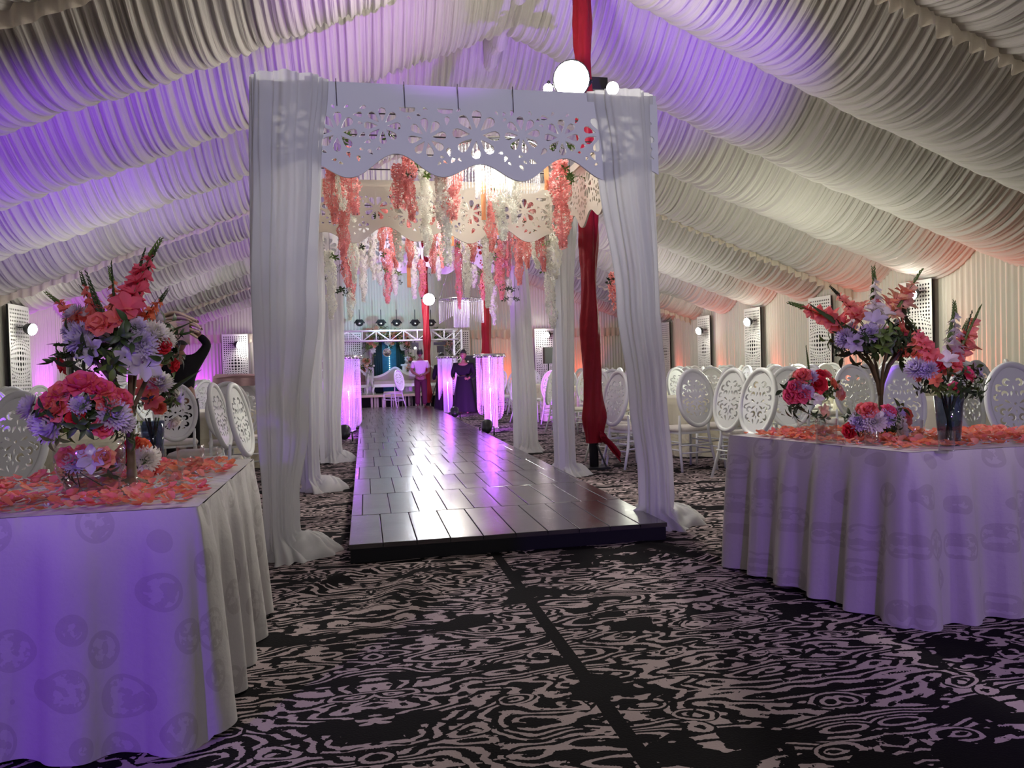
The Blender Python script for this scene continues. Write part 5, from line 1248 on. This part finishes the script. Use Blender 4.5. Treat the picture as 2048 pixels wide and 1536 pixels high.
# scattered petals
def petals(label, poly, n, seed, cols):
    r = random.Random(seed); mb = MB(); xs = [p[0] for p in poly]; ys = [p[1] for p in poly]
    def inside(x, y, m=0.045):
        k = len(poly); c = False; md = 9
        for i in range(k):
            (x1, y1), (x2, y2) = poly[i], poly[(i+1) % k]
            if (y1 > y) != (y2 > y) and x < (x2-x1)*(y-y1)/(y2-y1)+x1: c = not c
            L2 = (x2-x1)**2+(y2-y1)**2; tt = max(0, min(1, ((x-x1)*(x2-x1)+(y-y1)*(y2-y1))/L2)); md = min(md, math.hypot(x-x1-tt*(x2-x1), y-y1-tt*(y2-y1)))
        return c and md > m
    k = 0
    while k < n:
        x = r.uniform(min(xs), max(xs)); y = r.uniform(min(ys), max(ys))
        if not inside(x, y): continue
        dn = mnoise.noise(Vector((x*3, y*3, seed)))
        if dn < r.uniform(-0.55, 0.15): continue
        s = r.uniform(0.7, 1.2); hh = TZ+0.004+max(0, dn)*0.03*r.random()
        ty = r.random(); mi = r.choice(cols) if ty < 0.9 else 3
        tmp = MB(); rows = petal_pts(0.042*s if mi < 3 else 0.02, 0.036*s if mi < 3 else 0.008, r.uniform(0.2, 1.1), r.uniform(0.2, 0.6), 0.45, 3, 3)
        Rm = Matrix.Rotation(r.uniform(0, 2*PI), 3, 'Z') @ Matrix.Rotation(r.uniform(-0.35, 0.35), 3, 'X')
        mb.grid([[Rm @ p + Vector((x, y, hh+0.006)) for p in row] for row in rows], mi); k += 1
    o = mb.obj('scattered_petals', [M['coral'], M['salmon'], M['orange'], M['lilac']]); return tag(o, label, 'petals', kind='stuff')
petals('scattered coral, pink and lilac petals covering the top of the left table', LP, 1900, 3, (0, 0, 0, 1, 2, 3))
petals('scattered coral and orange petals covering the top of the right table', RP, 1350, 8, (0, 1, 1, 2, 2, 3))

# ================================================================== HANGING GARLANDS
def garland_mesh(L, c, seed):
    r = random.Random(seed); mb = MB()
    sx, sy = r.uniform(-0.02, 0.02), r.uniform(-0.02, 0.02)
    n = int(L*330)
    for i in range(n):
        t = (i+r.random())/n; z = -t*L; a = i*2.399+r.uniform(-.4, .4)
        rad = (0.023+0.026*math.sin(PI*min(1, 0.16+t*0.95))**0.8)*(1+0.25*math.sin(t*L*17+seed))
        cx = sx*math.sin(t*5+seed)+0.008*math.sin(t*21); cy = sy*math.sin(t*4+seed*2)
        c0 = Vector((cx+rad*math.cos(a)*r.uniform(0.6, 1.1), cy+rad*math.sin(a)*r.uniform(0.6, 1.1), z))
        s = 0.0215*(1.05-0.35*t)*r.uniform(0.85, 1.25)
        nrm = Vector((math.cos(a), math.sin(a), r.uniform(-0.5, 0.3))).normalized(); q = nrm.to_track_quat('Z', 'Y').to_matrix(); sp = r.uniform(0, 3)
        vs = []; fs = []
        for k in range(4):
            b = sp+k*PI/2
            pts = [Vector((0, 0, 0)), Vector((s*0.75*math.cos(b-0.5), s*0.75*math.sin(b-0.5), s*0.35)), Vector((s*1.15*math.cos(b), s*1.15*math.sin(b), s*0.1)), Vector((s*0.75*math.cos(b+0.5), s*0.75*math.sin(b+0.5), s*0.35))]
            m0 = len(vs); vs += [c0+q @ p for p in pts]; fs.append((m0, m0+1, m0+2, m0+3))
        mb.add(vs, fs)
    mb.tube([(sx*math.sin(t/10*5+seed), 0, -L*t/10) for t in range(11)], 0.004, 5)
    return mb.mesh('blossoms', M[c])
LENS = (0.35, 0.6, 0.85, 1.15)
def gmesh(L, c, i): return cached(('gar', L, c, i), lambda: garland_mesh(L, c, i+int(L*10)))
mb = MB(); mb.tube([(0, 0, 0), (0, 0, -1)], 0.0018, 5); THREAD = mb.mesh('hanging_thread', M['wire'])
RODS = [float(v) for v in np.linspace(GY[0]+0.5, GY[2]-0.4, 9)]
def garland(px, y0, y1, col, label, Y=None, sprigs=1, thick=1.0, seed=0):
    r = random.Random(seed*7+px)
    if Y is None: Y = min(9.9, max(5.75, 1500*1.93/(745-y0)*0.985 + r.uniform(-0.15, 0.15)))
    if px < 1200:
        Y = min(RODS, key=lambda v: abs(v-Y))
        while at(px, y0, Y).x > 2.03 and Y > RODS[0]: Y = RODS[RODS.index(Y)-1]
    p = at(px, y0, Y); q = at(px, y1, Y); L = p.z-q.z
    t = thing('flower_garland', label, 'garland', p, r.uniform(0, 6), 'wisteria garlands hanging in the arches')
    Ls = min(LENS, key=lambda v: abs(v-L)); sc = L/Ls; th = min(1.9, max(0.9, 1.22*thick*(0.8+0.2*sc)))
    o = link('blossoms', gmesh(Ls, 'wpink' if col == 'p' else 'wwhite', r.randint(0, 2)), t); o.scale = (th, th, sc)
    if GZ-0.02-p.z > 0.02:
        o = link('hanging_thread', THREAD, t); o.location = (0, 0, GZ-0.02-p.z); o.scale = (1, 1, GZ-0.02-p.z+0.05)
    for k in range(sprigs):
        a = r.uniform(0, 6); put_local(t, r.choice(('leaf', 'leaf2', 'leaf2')), Vector((0, 0, -0.03-0.12*k*r.random())), Vector((math.cos(a), math.sin(a), -0.5)), 0.85, k)
    return t
def put_local(t, c, p, d, s, seed):
    o = link('leaf_sprig', fmesh('sprig', c, seed % 3), t, p); o.rotation_euler = Vector(d).to_track_quat('Z', 'Y').to_euler(); o.scale = (s, s, s); return o
PINK = [(663, 316, 448, 1.0), (703, 299, 430, 1.2), (683, 352, 512, 1.1), (702, 482, 600, .8), (692, 520, 575, .9), (796, 333, 415, 1.3), (818, 313, 440, 1.0), (817, 400, 536, .9), (763, 411, 502, .9), (785, 414, 535, 1.0), (773, 500, 606, 1.0), (862, 414, 546, .9), (881, 435, 536, .8), (903, 323, 440, 1.5), (915, 482, 617, .8), (944, 414, 523, 1.0), (842, 520, 594, .9), (984, 365, 502, 1.0), (967, 536, 600, .8), (1001, 480, 600, 1.0), (1059, 391, 440, 1.0), (1035, 448, 570, 1.1), (1054, 435, 536, .9), (1083, 448, 543, .9), (1120, 320, 496, 1.5), (993, 499, 570, .9), (1015, 465, 553, .8), (686, 440, 520, 1.1)]
WHT = [(680, 313, 420, .8), (703, 400, 565, 1.0), (724, 485, 604, .9), (697, 462, 508, .8), (795, 374, 523, 1.1), (758, 530, 570, .7), (825, 469, 597, 1.0), (788, 536, 590, .8), (859, 410, 500, 1.0), (849, 340, 512, 1.0), (886, 330, 530, 1.1), (903, 489, 540, .7), (930, 400, 594, 1.0), (947, 530, 575, .8), (659, 502, 638, 1.0), (633, 470, 631, 1.1), (700, 577, 640, .8), (971, 384, 614, 1.0), (998, 313, 480, 1.2), (1029, 320, 445, 1.0), (971, 469, 540, .8), (1069, 418, 536, 1.0), (1093, 391, 528, 1.0), (1005, 469, 520, .8), (986, 570, 650, .8), (1103, 525, 655, 1.1), (875, 500, 560, .8), (745, 470, 560, .9), (1110, 470, 540, .8), (1018, 560, 610, .7)]
allg = sorted([(x, a, b, 'p', w) for x, a, b, w in PINK]+[(x, a, b, 'w', w) for x, a, b, w in WHT])
cnt = {'p': 0, 'w': 0}
for i, (x, a, b, c, w) in enumerate(allg):
    cnt[c] += 1; nme = {'p': 'pink', 'w': 'cream white'}[c]; size = 'long' if b-a > 125 else ('short' if b-a < 80 else 'medium')
    lvl = 'close under the front fretwork' if a < 345 else ('at middle height' if a < 440 else 'low in the bunch')
    k = cnt[c]; suf = 'th' if 10 < k % 100 < 14 else {1: 'st', 2: 'nd', 3: 'rd'}.get(k % 10, 'th')
    Y = None
    if (x, c) in ((659, 'w'), (633, 'w')): Y = 8.4
    if (x, c) == (1103, 'w'): Y = 7.8
    garland(x, a, b, c, '%s %s wisteria garland %s, %d%s %s one from the left' % (size, nme, lvl, k, suf, nme.split()[0]), Y, 2 if i % 3 == 0 else 1, w, i)
garland(1233, 545, 620, 'p', 'pink wisteria garland outside the arches behind the front right curtain, left of two', 6.05, 1, 1.1, 91)
garland(1250, 500, 600, 'p', 'pink wisteria garland glimpsed through the sheer front right curtain', 5.83, 1, 1.1, 92)
mb = MB()                                                # arching end of one white garland
for i in range(60):
    a = PI*0.95*i/59; mb.sphere((0.11*math.cos(a)+R0.uniform(-.012, .012), R0.uniform(-.02, .02), 0.06*math.sin(a)+R0.uniform(-.012, .012)), 0.014, 6, 4)
o = mb.obj('garland_loop', M['wwhite']); o.location = at(846, 345, 6.9); tag(o, 'short arching loop of white blossom just under the fretwork left of centre', 'garland')
for i, (px, y0, y1) in enumerate([(965, 342, 440), (1092, 325, 380), (903, 440, 492), (996, 400, 470), (817, 530, 575)]):
    Y = RODS[2] if y0 < 400 else RODS[5]; p = at(px, y0, Y); q = at(px, y1, Y); mb = MB(); rows = []
    for k in range(20): z = -(p.z-q.z)*k/19; w = 0.022; a = 0.4*math.sin(k*0.5+i); rows.append([Vector((s*w*math.cos(a), s*w*math.sin(a), z)) for s in (-1, 0, 1)])
    mb.grid(rows); mb.tube([(0, 0, 0), (0, 0, GZ-0.02-p.z)], 0.002, 5)
    o = mb.obj('satin_ribbon', M['ribbon']); o.location = p; tag(o, 'flat orange ribbon hanging among the garlands, %s from the left' % ['third', 'fifth', 'second', 'fourth', 'first'][i], 'ribbon', 'orange ribbons')

# leafy sprays behind the fretwork
for i, (px, py, Y) in enumerate([(690, 270, 5.7), (655, 300, 5.7), (790, 262, 6.0), (1020, 285, 6.0), (1095, 290, 6.0), (1125, 290, 6.0), (1140, 350, 6.2), (640, 555, 8.6), (680, 575, 8.6), (1020, 575, 9.5), (1022, 595, 9.5)]):
    p = at(px, py, Y); t = thing('leaf_spray', 'green leaf spray at the %s' % ['upper left behind the fretwork', 'far left end of the fretwork', 'left of centre behind the fretwork', 'right of centre behind the fretwork', 'right end behind the fretwork, lower one', 'right end behind the fretwork, upper one', 'right end beneath the fretwork', 'left beside the white garland', 'tip of the left garlands', 'right rear garland, upper one', 'right rear garland, lower one'][i], 'foliage', p)
    for k in range(4): a = k*1.6+i; put_local(t, 'leaf2' if i < 7 else 'leaf', Vector((0, 0, 0)), Vector((math.cos(a), math.sin(a)*0.6, -0.2)), 0.75, k)
    o = link('hanging_thread', THREAD, t); o.location = (0, 0, max(0.01, GZ-0.02-p.z)); o.scale = (1, 1, max(0.01, GZ-0.02-p.z))

# ------------------------------------------------------------------ chandeliers
def chandelier(label, p, R, drop, n, inner, topz):
    t = thing('crystal_chandelier', label, 'chandelier', p)
    mb = MB(); mb.lathe([(R, -0.02), (R+0.015, 0), (R, 0.02), (R-0.015, 0)], 40, close=True)
    if inner: mb.lathe([(inner, -0.02), (inner+0.012, 0), (inner, 0.02), (inner-0.012, 0)], 30, close=True)
    for k in range(4): a = k*PI/2; mb.tube([(R*math.cos(a), R*math.sin(a), 0), (0, 0, topz*0.4), (0, 0, topz)], 0.005, 6)
    mb.obj('ring_frame', M['steel'], t)
    mb = MB(); strands(mb, R, n, lambda a: -drop*(0.55+0.60*abs(math.cos(a))), 0.0, 0.008, 0.03, 1); tag(mb.obj('bead_strands', M['crystal'], t), kind='stuff')
    if inner:
        mb = MB(); strands(mb, inner, n//2, lambda a: -drop*1.35, 0.0, 0.010, 0.03, 1); tag(mb.obj('inner_bead_strands', M['crystal'], t), kind='stuff')
    return t
p = at(985, 305, 6.75)
ch = chandelier('sparkling crystal chandelier hanging behind the front fretwork, its bulbs glowing', p, 0.42, 0.30, 70, 0.16, GZ-0.03-p.z)
mb = MB()
for a in range(5): mb.sphere((0.10*math.cos(a*1.257), 0.10*math.sin(a*1.257), 0.01), 0.025, 10, 6)
mb.obj('bulbs', M['glow_s'], ch)
light('POINT', 'chandelier_light', p+Vector((0, 0, -0.05)), 60, WHITE, size=0.08)
light('POINT', 'garland_fill_light', (0.8, 9.0, 2.95), 42, WHITE, size=0.1)  # fill without a fixture, added to brighten the rear garlands
p = at(922, 600, 15.5)
chandelier('hanging crystal chandelier with a short inner cylinder, seen left of the second red pole', p, 0.46, 0.42, 60, 0.16, 3.2)

# ================================================================== FLOWERS ON THE STAGE
def cluster(label, spots, Y, cols, seed, leafs=14, s0=1.0, name='flower_cluster', hang=0.0):
    r = random.Random(seed); c = at(spots[0][0], spots[0][1], Y); t = thing(name, label, 'flower arrangement', c)
    for px, py, rad in spots:
        C = at(px, py, Y)
        for i in range(int(7*s0)):
            d = Vector((r.uniform(-1, 1), r.uniform(-1, 0.1), r.uniform(-1, 1))); p = C+d*rad*0.7
            put(t, r.choice(('rose', 'mum', 'lily')), r.choice(cols), p, Vector((d.x*0.5, -1, d.z*0.5+0.2)), r.uniform(1.4, 2.0))
        for i in range(leafs//2):
            d = Vector((r.uniform(-1, 1), r.uniform(-1, 0.1), r.uniform(-1, 1))); put(t, 'sprig', 'leaf2' if r.random() < 0.5 else 'leaf', C+d*rad*0.5, d, r.uniform(1.2, 1.8), r.randint(0, 2))
    return t
cluster('arch of blush and white flowers crowning the teal stage backdrop', [(745, 668, 0.22), (760, 664, 0.2), (775, 672, 0.2), (792, 668, 0.2), (808, 672, 0.2), (745, 685, 0.2), (741, 695, 0.16), (808, 690, 0.18), (815, 682, 0.16), (778, 685, 0.15)], 26.55, ('white', 'peach', 'white', 'salmon'), 5)
cluster('white flower arrangement with pale spikes on the pedestal left of the backdrop', [(733, 727, 0.22), (728, 735, 0.2)], 26.2, ('white', 'peach'), 6, name='flower_arrangement')
cluster('flower arrangement on the pedestal right of the backdrop, behind the standing man', [(820, 722, 0.2), (826, 732, 0.2)], 26.2, ('white', 'peach', 'salmon'), 7, name='flower_arrangement')
cluster('dark leafy flower garland at the right end of the truss', [(880, 670, 0.18), (893, 682, 0.2), (902, 695, 0.18), (905, 712, 0.15)], 26.4, ('white', 'peach'), 8, 26, 0.5)

# ================================================================== PEOPLE
def skinned(name, nodes, edges, matn, parent, sub=2, root=0):
    me = bpy.data.meshes.new(name); me.from_pydata([n[0] for n in nodes], edges, []); o = bpy.data.objects.new(name, me); COL.objects.link(o); o.parent = parent
    md = o.modifiers.new('skin', 'SKIN'); md.use_smooth_shade = True
    for i, n in enumerate(nodes):
        r = n[1]; r = (r, r) if isinstance(r, (int, float)) else r
        me.skin_vertices[0].data[i].radius = r
    me.skin_vertices[0].data[root].use_root = True
    s = o.modifiers.new('sub', 'SUBSURF'); s.levels = sub; s.render_levels = sub
    o.data.materials.append(M[matn]); return o
def hand(parent, wrist, d, curl, matn='skin'):
    d = Vector(d).normalized(); sd = d.cross(Vector((0, 1, 0.2))).normalized(); n = d.cross(sd)
    W_ = Vector(wrist); nodes = [(tuple(W_), 0.022), (tuple(W_+d*0.05), (0.034, 0.018)), (tuple(W_+d*0.085), (0.036, 0.016))]; edges = [(0, 1), (1, 2)]
    for i, (o_, L) in enumerate([(-0.030, 0.070), (-0.010, 0.080), (0.010, 0.075), (0.028, 0.060)]):
        b = W_+d*0.085+sd*o_; k = len(nodes)
        nodes += [(tuple(b+d*0.012), 0.0095), (tuple(b+d*L*0.5+n*curl*L*0.25), 0.0085), (tuple(b+d*L*0.8+n*curl*L*0.75), 0.0075)]; edges += [(2, k), (k, k+1), (k+1, k+2)]
    k = len(nodes); nodes += [(tuple(W_+d*0.045-sd*0.035), 0.011), (tuple(W_+d*0.08-sd*0.055+n*0.01), 0.009)]; edges += [(1, k), (k, k+1)]
    o = skinned('hand', nodes, edges, matn, parent, 1); return o
def head(t, p, yaw=0.0, hairc='hair', cloth_=None):
    mb = MB(); n = 20; m_ = 14; vs = []
    for i in range(m_+1):
        th = PI*i/m_
        for j in range(n):
            a = 2*PI*j/n; x = 0.074*math.sin(th)*math.cos(a); y = 0.094*math.sin(th)*math.sin(a); z = 0.118*math.cos(th)
            if z < 0: x *= 1+z*1.8; y = y*(1+z*0.8) + (0.012*(-z/0.118) if y > 0 else 0)
            vs.append((x, y, z))
    mb.add(vs, [(i*n+j, (i+1)*n+j, (i+1)*n+(j+1) % n, i*n+(j+1) % n) for i in range(m_) for j in range(n)])
    mb.sphere((0, 0.102, -0.018), 0.016, 8, 6, (0.8, 1.1, 1.3))                 # nose
    for s in (-1, 1): mb.sphere((s*0.076, -0.005, -0.01), 0.026, 8, 6, (0.35, 0.7, 1.1))   # ears
    o = mb.obj('head', M['skin'], t); o.location = p; o.rotation_euler = (0, 0, yaw); o.scale = (1.1, 1.1, 1.1)
    mb = MB()
    for s in (-1, 1): mb.sphere((s*0.028, 0.086, 0.005), 0.010, 8, 6, (1.2, 0.7, 0.7))
    mb.obj('eyes', M['black'], o)
    mb = MB(); mb.sphere((0, 0.090, -0.055), 0.02, 8, 6, (1.1, 0.5, 0.35)); mb.obj('mouth', M['maroon'], o)
    mb = MB(); rows = []
    for i in range(10):
        th = PI*0.62*i/9; row = []
        for j in range(24):
            a = 2*PI*j/24; fr = 1 if math.sin(a) < 0.25 else 0.72
            tt = th*fr; row.append((0.082*math.sin(tt)*math.cos(a), 0.102*math.sin(tt)*math.sin(a)-0.004, 0.126*math.cos(tt)+0.003+0.003*math.sin(a*9+i)))
        rows.append(row)
    mb.grid(rows, closed_u=True); mb.obj('hair', M[hairc], o)
# man seen from behind, hands clasped behind his back
mx = xat(841, 22.4, 1.0)
t = thing('person', 'person in a pale lilac shirt and maroon trousers, back to viewer, hands clasped behind', 'person', (mx, 22.4, 0.125), 0.0)
H = 1.64/1.7
def S(n): return [((x*H, y*H, z*H), r) for (x, y, z), r in n]
body = skinned('body', S([((0, 0, 0.92), (0.13, 0.10)), ((0, 0, 1.12), (0.13, 0.10)), ((0, 0.0, 1.34), (0.165, 0.10)), ((0, 0, 1.44), (0.06, 0.06)), ((0, 0.01, 1.54), 0.052),
    ((0.20, 0, 1.38), 0.055), ((0.27, -0.03, 1.10), 0.042), ((0.05, -0.20, 0.97), 0.028), ((-0.20, 0, 1.38), 0.055), ((-0.27, -0.03, 1.10), 0.042), ((-0.03, -0.20, 0.95), 0.028),
    ((0.09, 0, 0.86), 0.095), ((0.10, 0, 0.48), 0.062), ((0.10, -0.01, 0.09), 0.040), ((0.11, 0.13, 0.04), (0.045, 0.03)), ((-0.09, 0, 0.86), 0.095), ((-0.10, 0, 0.48), 0.062), ((-0.10, -0.01, 0.09), 0.040), ((-0.11, 0.13, 0.04), (0.045, 0.03))]),
    [(0, 1), (1, 2), (2, 3), (3, 4), (2, 5), (5, 6), (6, 7), (2, 8), (8, 9), (9, 10), (0, 11), (11, 12), (12, 13), (13, 14), (0, 15), (15, 16), (16, 17), (17, 18)], 'skin', t)
skinned('shirt', S([((0, 0, 0.90), (0.165, 0.125)), ((0, 0, 1.12), (0.160, 0.120)), ((0, 0, 1.34), (0.185, 0.118)), ((0, 0, 1.43), (0.10, 0.08)), ((0.205, 0, 1.375), 0.075), ((0.255, -0.015, 1.18), 0.068), ((-0.205, 0, 1.375), 0.075), ((-0.255, -0.015, 1.18), 0.068)]),
    [(0, 1), (1, 2), (2, 3), (2, 4), (4, 5), (2, 6), (6, 7)], 'shirt', t)
skinned('trousers', S([((0, 0, 0.94), (0.155, 0.118)), ((0.095, 0, 0.82), 0.115), ((0.105, 0, 0.46), 0.088), ((0.11, 0, 0.07), 0.078), ((-0.095, 0, 0.82), 0.115), ((-0.105, 0, 0.46), 0.088), ((-0.11, 0, 0.07), 0.078)]), [(0, 1), (1, 2), (2, 3), (0, 4), (4, 5), (5, 6)], 'maroon', t)
hd = head(t, (0, 0.015, 1.67*H), 0.15)
hand(t, (0.06*H, -0.20, 0.975*H), (-1, -0.15, -0.3), 0.5); hand(t, (-0.04*H, -0.205, 0.955*H), (0.9, -0.2, 0.25), 0.5)
# two figures in dark long clothes beyond the crystal columns
def robed(label, px, Y, h, yaw, matn, seed, w=1.0, headc='skin'):
    x = xat(px, Y, 1.0); t = thing('person', label, 'person', (x, Y, 0), yaw); k = h/1.7
    def S2(n): return [((a*k*w, b*k, c*k), r) for (a, b, c), r in n]
    skinned('body', S2([((0, 0, 0.92), (0.09*w, 0.07)), ((0, 0, 1.32), (0.10*w, 0.07)), ((0, 0, 1.46), 0.055), ((0, 0.01, 1.54), 0.05), ((0.2, 0, 1.38), 0.055), ((0.26, 0.03, 1.10), 0.045), ((0.17, 0.22, 0.98), 0.03), ((-0.2, 0, 1.38), 0.055), ((-0.26, 0.03, 1.10), 0.045), ((-0.17, 0.22, 0.98), 0.03), ((0.09, 0, 0.5), 0.07), ((0.09, 0, 0.08), 0.045), ((0.1, 0.12, 0.035), 0.035), ((-0.09, 0, 0.5), 0.07), ((-0.09, 0, 0.08), 0.045), ((-0.1, 0.12, 0.035), 0.035)]),
        [(0, 1), (1, 2), (2, 3), (1, 4), (4, 5), (5, 6), (1, 7), (7, 8), (8, 9), (0, 10), (10, 11), (11, 12), (0, 13), (13, 14), (14, 15)], 'skin', t)
    skinned('long_tunic', S2([((0, 0, 1.0), (0.17*w, 0.13)), ((0, 0, 1.36), (0.20*w, 0.135)), ((0, 0, 1.46), (0.10, 0.09)), ((0.205, 0, 1.37), 0.085), ((0.265, 0.03, 1.10), 0.066), ((0.19, 0.18, 1.0), 0.05), ((-0.205, 0, 1.37), 0.078), ((-0.265, 0.03, 1.10), 0.066), ((-0.19, 0.18, 1.0), 0.05)]), [(0, 1), (1, 2), (1, 3), (3, 4), (4, 5), (1, 6), (6, 7), (7, 8)], matn, t)
    mb = MB(); rows = []
    for i in range(14):
        f = i/13; row = []
        for j in range(36):
            a = 2*PI*j/36; ww = 1+0.07*f*math.sin(7*a+seed); row.append(((0.165*w+0.13*f*w)*math.cos(a)*ww, (0.125+0.10*f)*math.sin(a)*ww, k*(1.05-0.99*f)))
        rows.append(row)
    mb.grid(rows, closed_u=True); mb.obj('skirt', M[matn], t)
    head(t, (0, 0.01, 1.655*k), 0.0, headc if headc != 'skin' else 'hair')
    for s in (-1, 1): hand(t, (s*0.18*k*w, 0.20*k, 0.99*k), (-s*0.3, 1, 0), 0.5)
    return t
robed('person in a long dark plum robe, partly hidden behind the second crystal column', 928, 20.3, 1.66, 2.6, 'blackc', 1, 1.25)
robed('person in black standing left of the second crystal column, mostly hidden by it', 884, 21.6, 1.62, 0.4, 'blackc', 4, 0.95)
# person with a bundle of linen on the head, left
dx_, dy_ = spot(362, 9.2)
t = thing('person', 'person in black, one arm raised, holding a linen bundle on the head', 'person', (dx_, dy_, 0), 0.1); t.scale = (1.06, 1.06, 1.06)
skinned('body', [((0, 0, 0.92), (0.13, 0.10)), ((0, 0, 1.12), (0.12, 0.10)), ((0, 0, 1.30), (0.15, 0.10)), ((0, 0, 1.40), 0.055), ((0, 0.01, 1.46), 0.05), ((0.19, 0, 1.33), 0.052), ((0.30, 0.02, 1.52), 0.042), ((0.16, 0.02, 1.67), 0.030), ((-0.19, 0, 1.33), 0.052), ((-0.26, 0.04, 1.08), 0.042), ((-0.22, 0.2, 0.95), 0.028),
    ((0.09, 0, 0.84), 0.09), ((0.10, 0, 0.46), 0.06), ((0.10, 0, 0.08), 0.04), ((0.11, 0.13, 0.035), 0.035), ((-0.09, 0, 0.84), 0.09), ((-0.10, 0, 0.46), 0.06), ((-0.10, 0, 0.08), 0.04), ((-0.11, 0.13, 0.035), 0.035)],
    [(0, 1), (1, 2), (2, 3), (3, 4), (2, 5), (5, 6), (6, 7), (2, 8), (8, 9), (9, 10), (0, 11), (11, 12), (12, 13), (13, 14), (0, 15), (15, 16), (16, 17), (17, 18)], 'skin', t)
skinned('black_shirt', [((0, 0, 0.86), (0.16, 0.125)), ((0, 0, 1.12), (0.15, 0.12)), ((0, 0, 1.30), (0.175, 0.118)), ((0, 0, 1.39), (0.085, 0.075)), ((0.195, 0, 1.33), 0.072), ((0.305, 0.02, 1.515), 0.058), ((0.21, 0.02, 1.62), 0.045), ((-0.195, 0, 1.33), 0.072), ((-0.265, 0.04, 1.08), 0.058), ((-0.23, 0.17, 0.98), 0.045)],
    [(0, 1), (1, 2), (2, 3), (2, 4), (4, 5), (5, 6), (2, 7), (7, 8), (8, 9)], 'blackc', t)
skinned('trousers', [((0, 0, 0.92), (0.15, 0.115)), ((0.095, 0, 0.80), 0.11), ((0.105, 0, 0.44), 0.085), ((0.11, 0, 0.07), 0.075), ((-0.095, 0, 0.80), 0.11), ((-0.105, 0, 0.44), 0.085), ((-0.11, 0, 0.07), 0.075)], [(0, 1), (1, 2), (2, 3), (0, 4), (4, 5), (5, 6)], 'blackc', t)
head(t, (0, 0.01, 1.555), 0.2); hand(t, (0.165, 0.02, 1.665), (-1, 0, 0.25), 0.7); hand(t, (-0.22, 0.2, 0.95), (0.2, 1, -0.3), 0.5)
bn = thing('linen_bundle', 'thick bundle of folded beige linen carried on the head behind the tall left arrangement', 'linen bundle', (dx_-0.04, dy_, 1.765), 0.1)
for k in range(5):
    mb = MB(); rows = []
    for i in range(24):
        u = -1+2*i/23; row = []
        for j in range(16):
            a = 2*PI*j/16; w = (1-abs(u)**5*0.35); z = 0.025+k*0.047-0.10*u*u+0.012*math.sin(u*5+k*2)
            row.append((u*(0.30-0.02*abs(k-2)), 0.16*math.cos(a)*w, z+0.027*math.sin(a)*w))
        rows.append(row)
    mb.grid(rows, closed_u=True); mb.obj('folded_cloth', M['beige'], bn)
mb = MB(); rows = []
for i in range(20):
    f = i/19; row = []
    for j in range(24):
        u = j/23; row.append((-0.32+0.50*u, -0.17-0.04*math.sin(u*14), 0.12-0.42*f*(0.8+0.25*math.sin(u*6))))
    rows.append(row)
mb.grid(rows); mb.obj('hanging_end', M['beige'], bn)
# pink cloth on a chair near the left back screen
bx, by = spot(488, 8.9); by -= 0.26
mb = MB(); rows = []
for i in range(12):
    f = i/11; row = []
    for j in range(30): u = j/29; row.append((-0.28+0.56*u, -0.08+0.20*f+0.02*math.sin(u*9), 0.10-0.05*abs(f-0.5)+0.03*math.sin(f*14+u*3)))
    rows.append(row)
mb.grid(rows)
mb.grid([[Vector((-0.28+0.56*j/29, -0.09+0.02*math.sin(j*0.7)+0.22*s, 0.075-0.09*i/5)) for j in range(30)] for s in (0, 1) for i in range(6)][:6])
o = mb.obj('folded_cloth', M['dusty']); o.location = (bx, by, 1.10); tag(o, 'dusty pink folded cloth laid over a chair top beside the front left curtain', 'cloth')
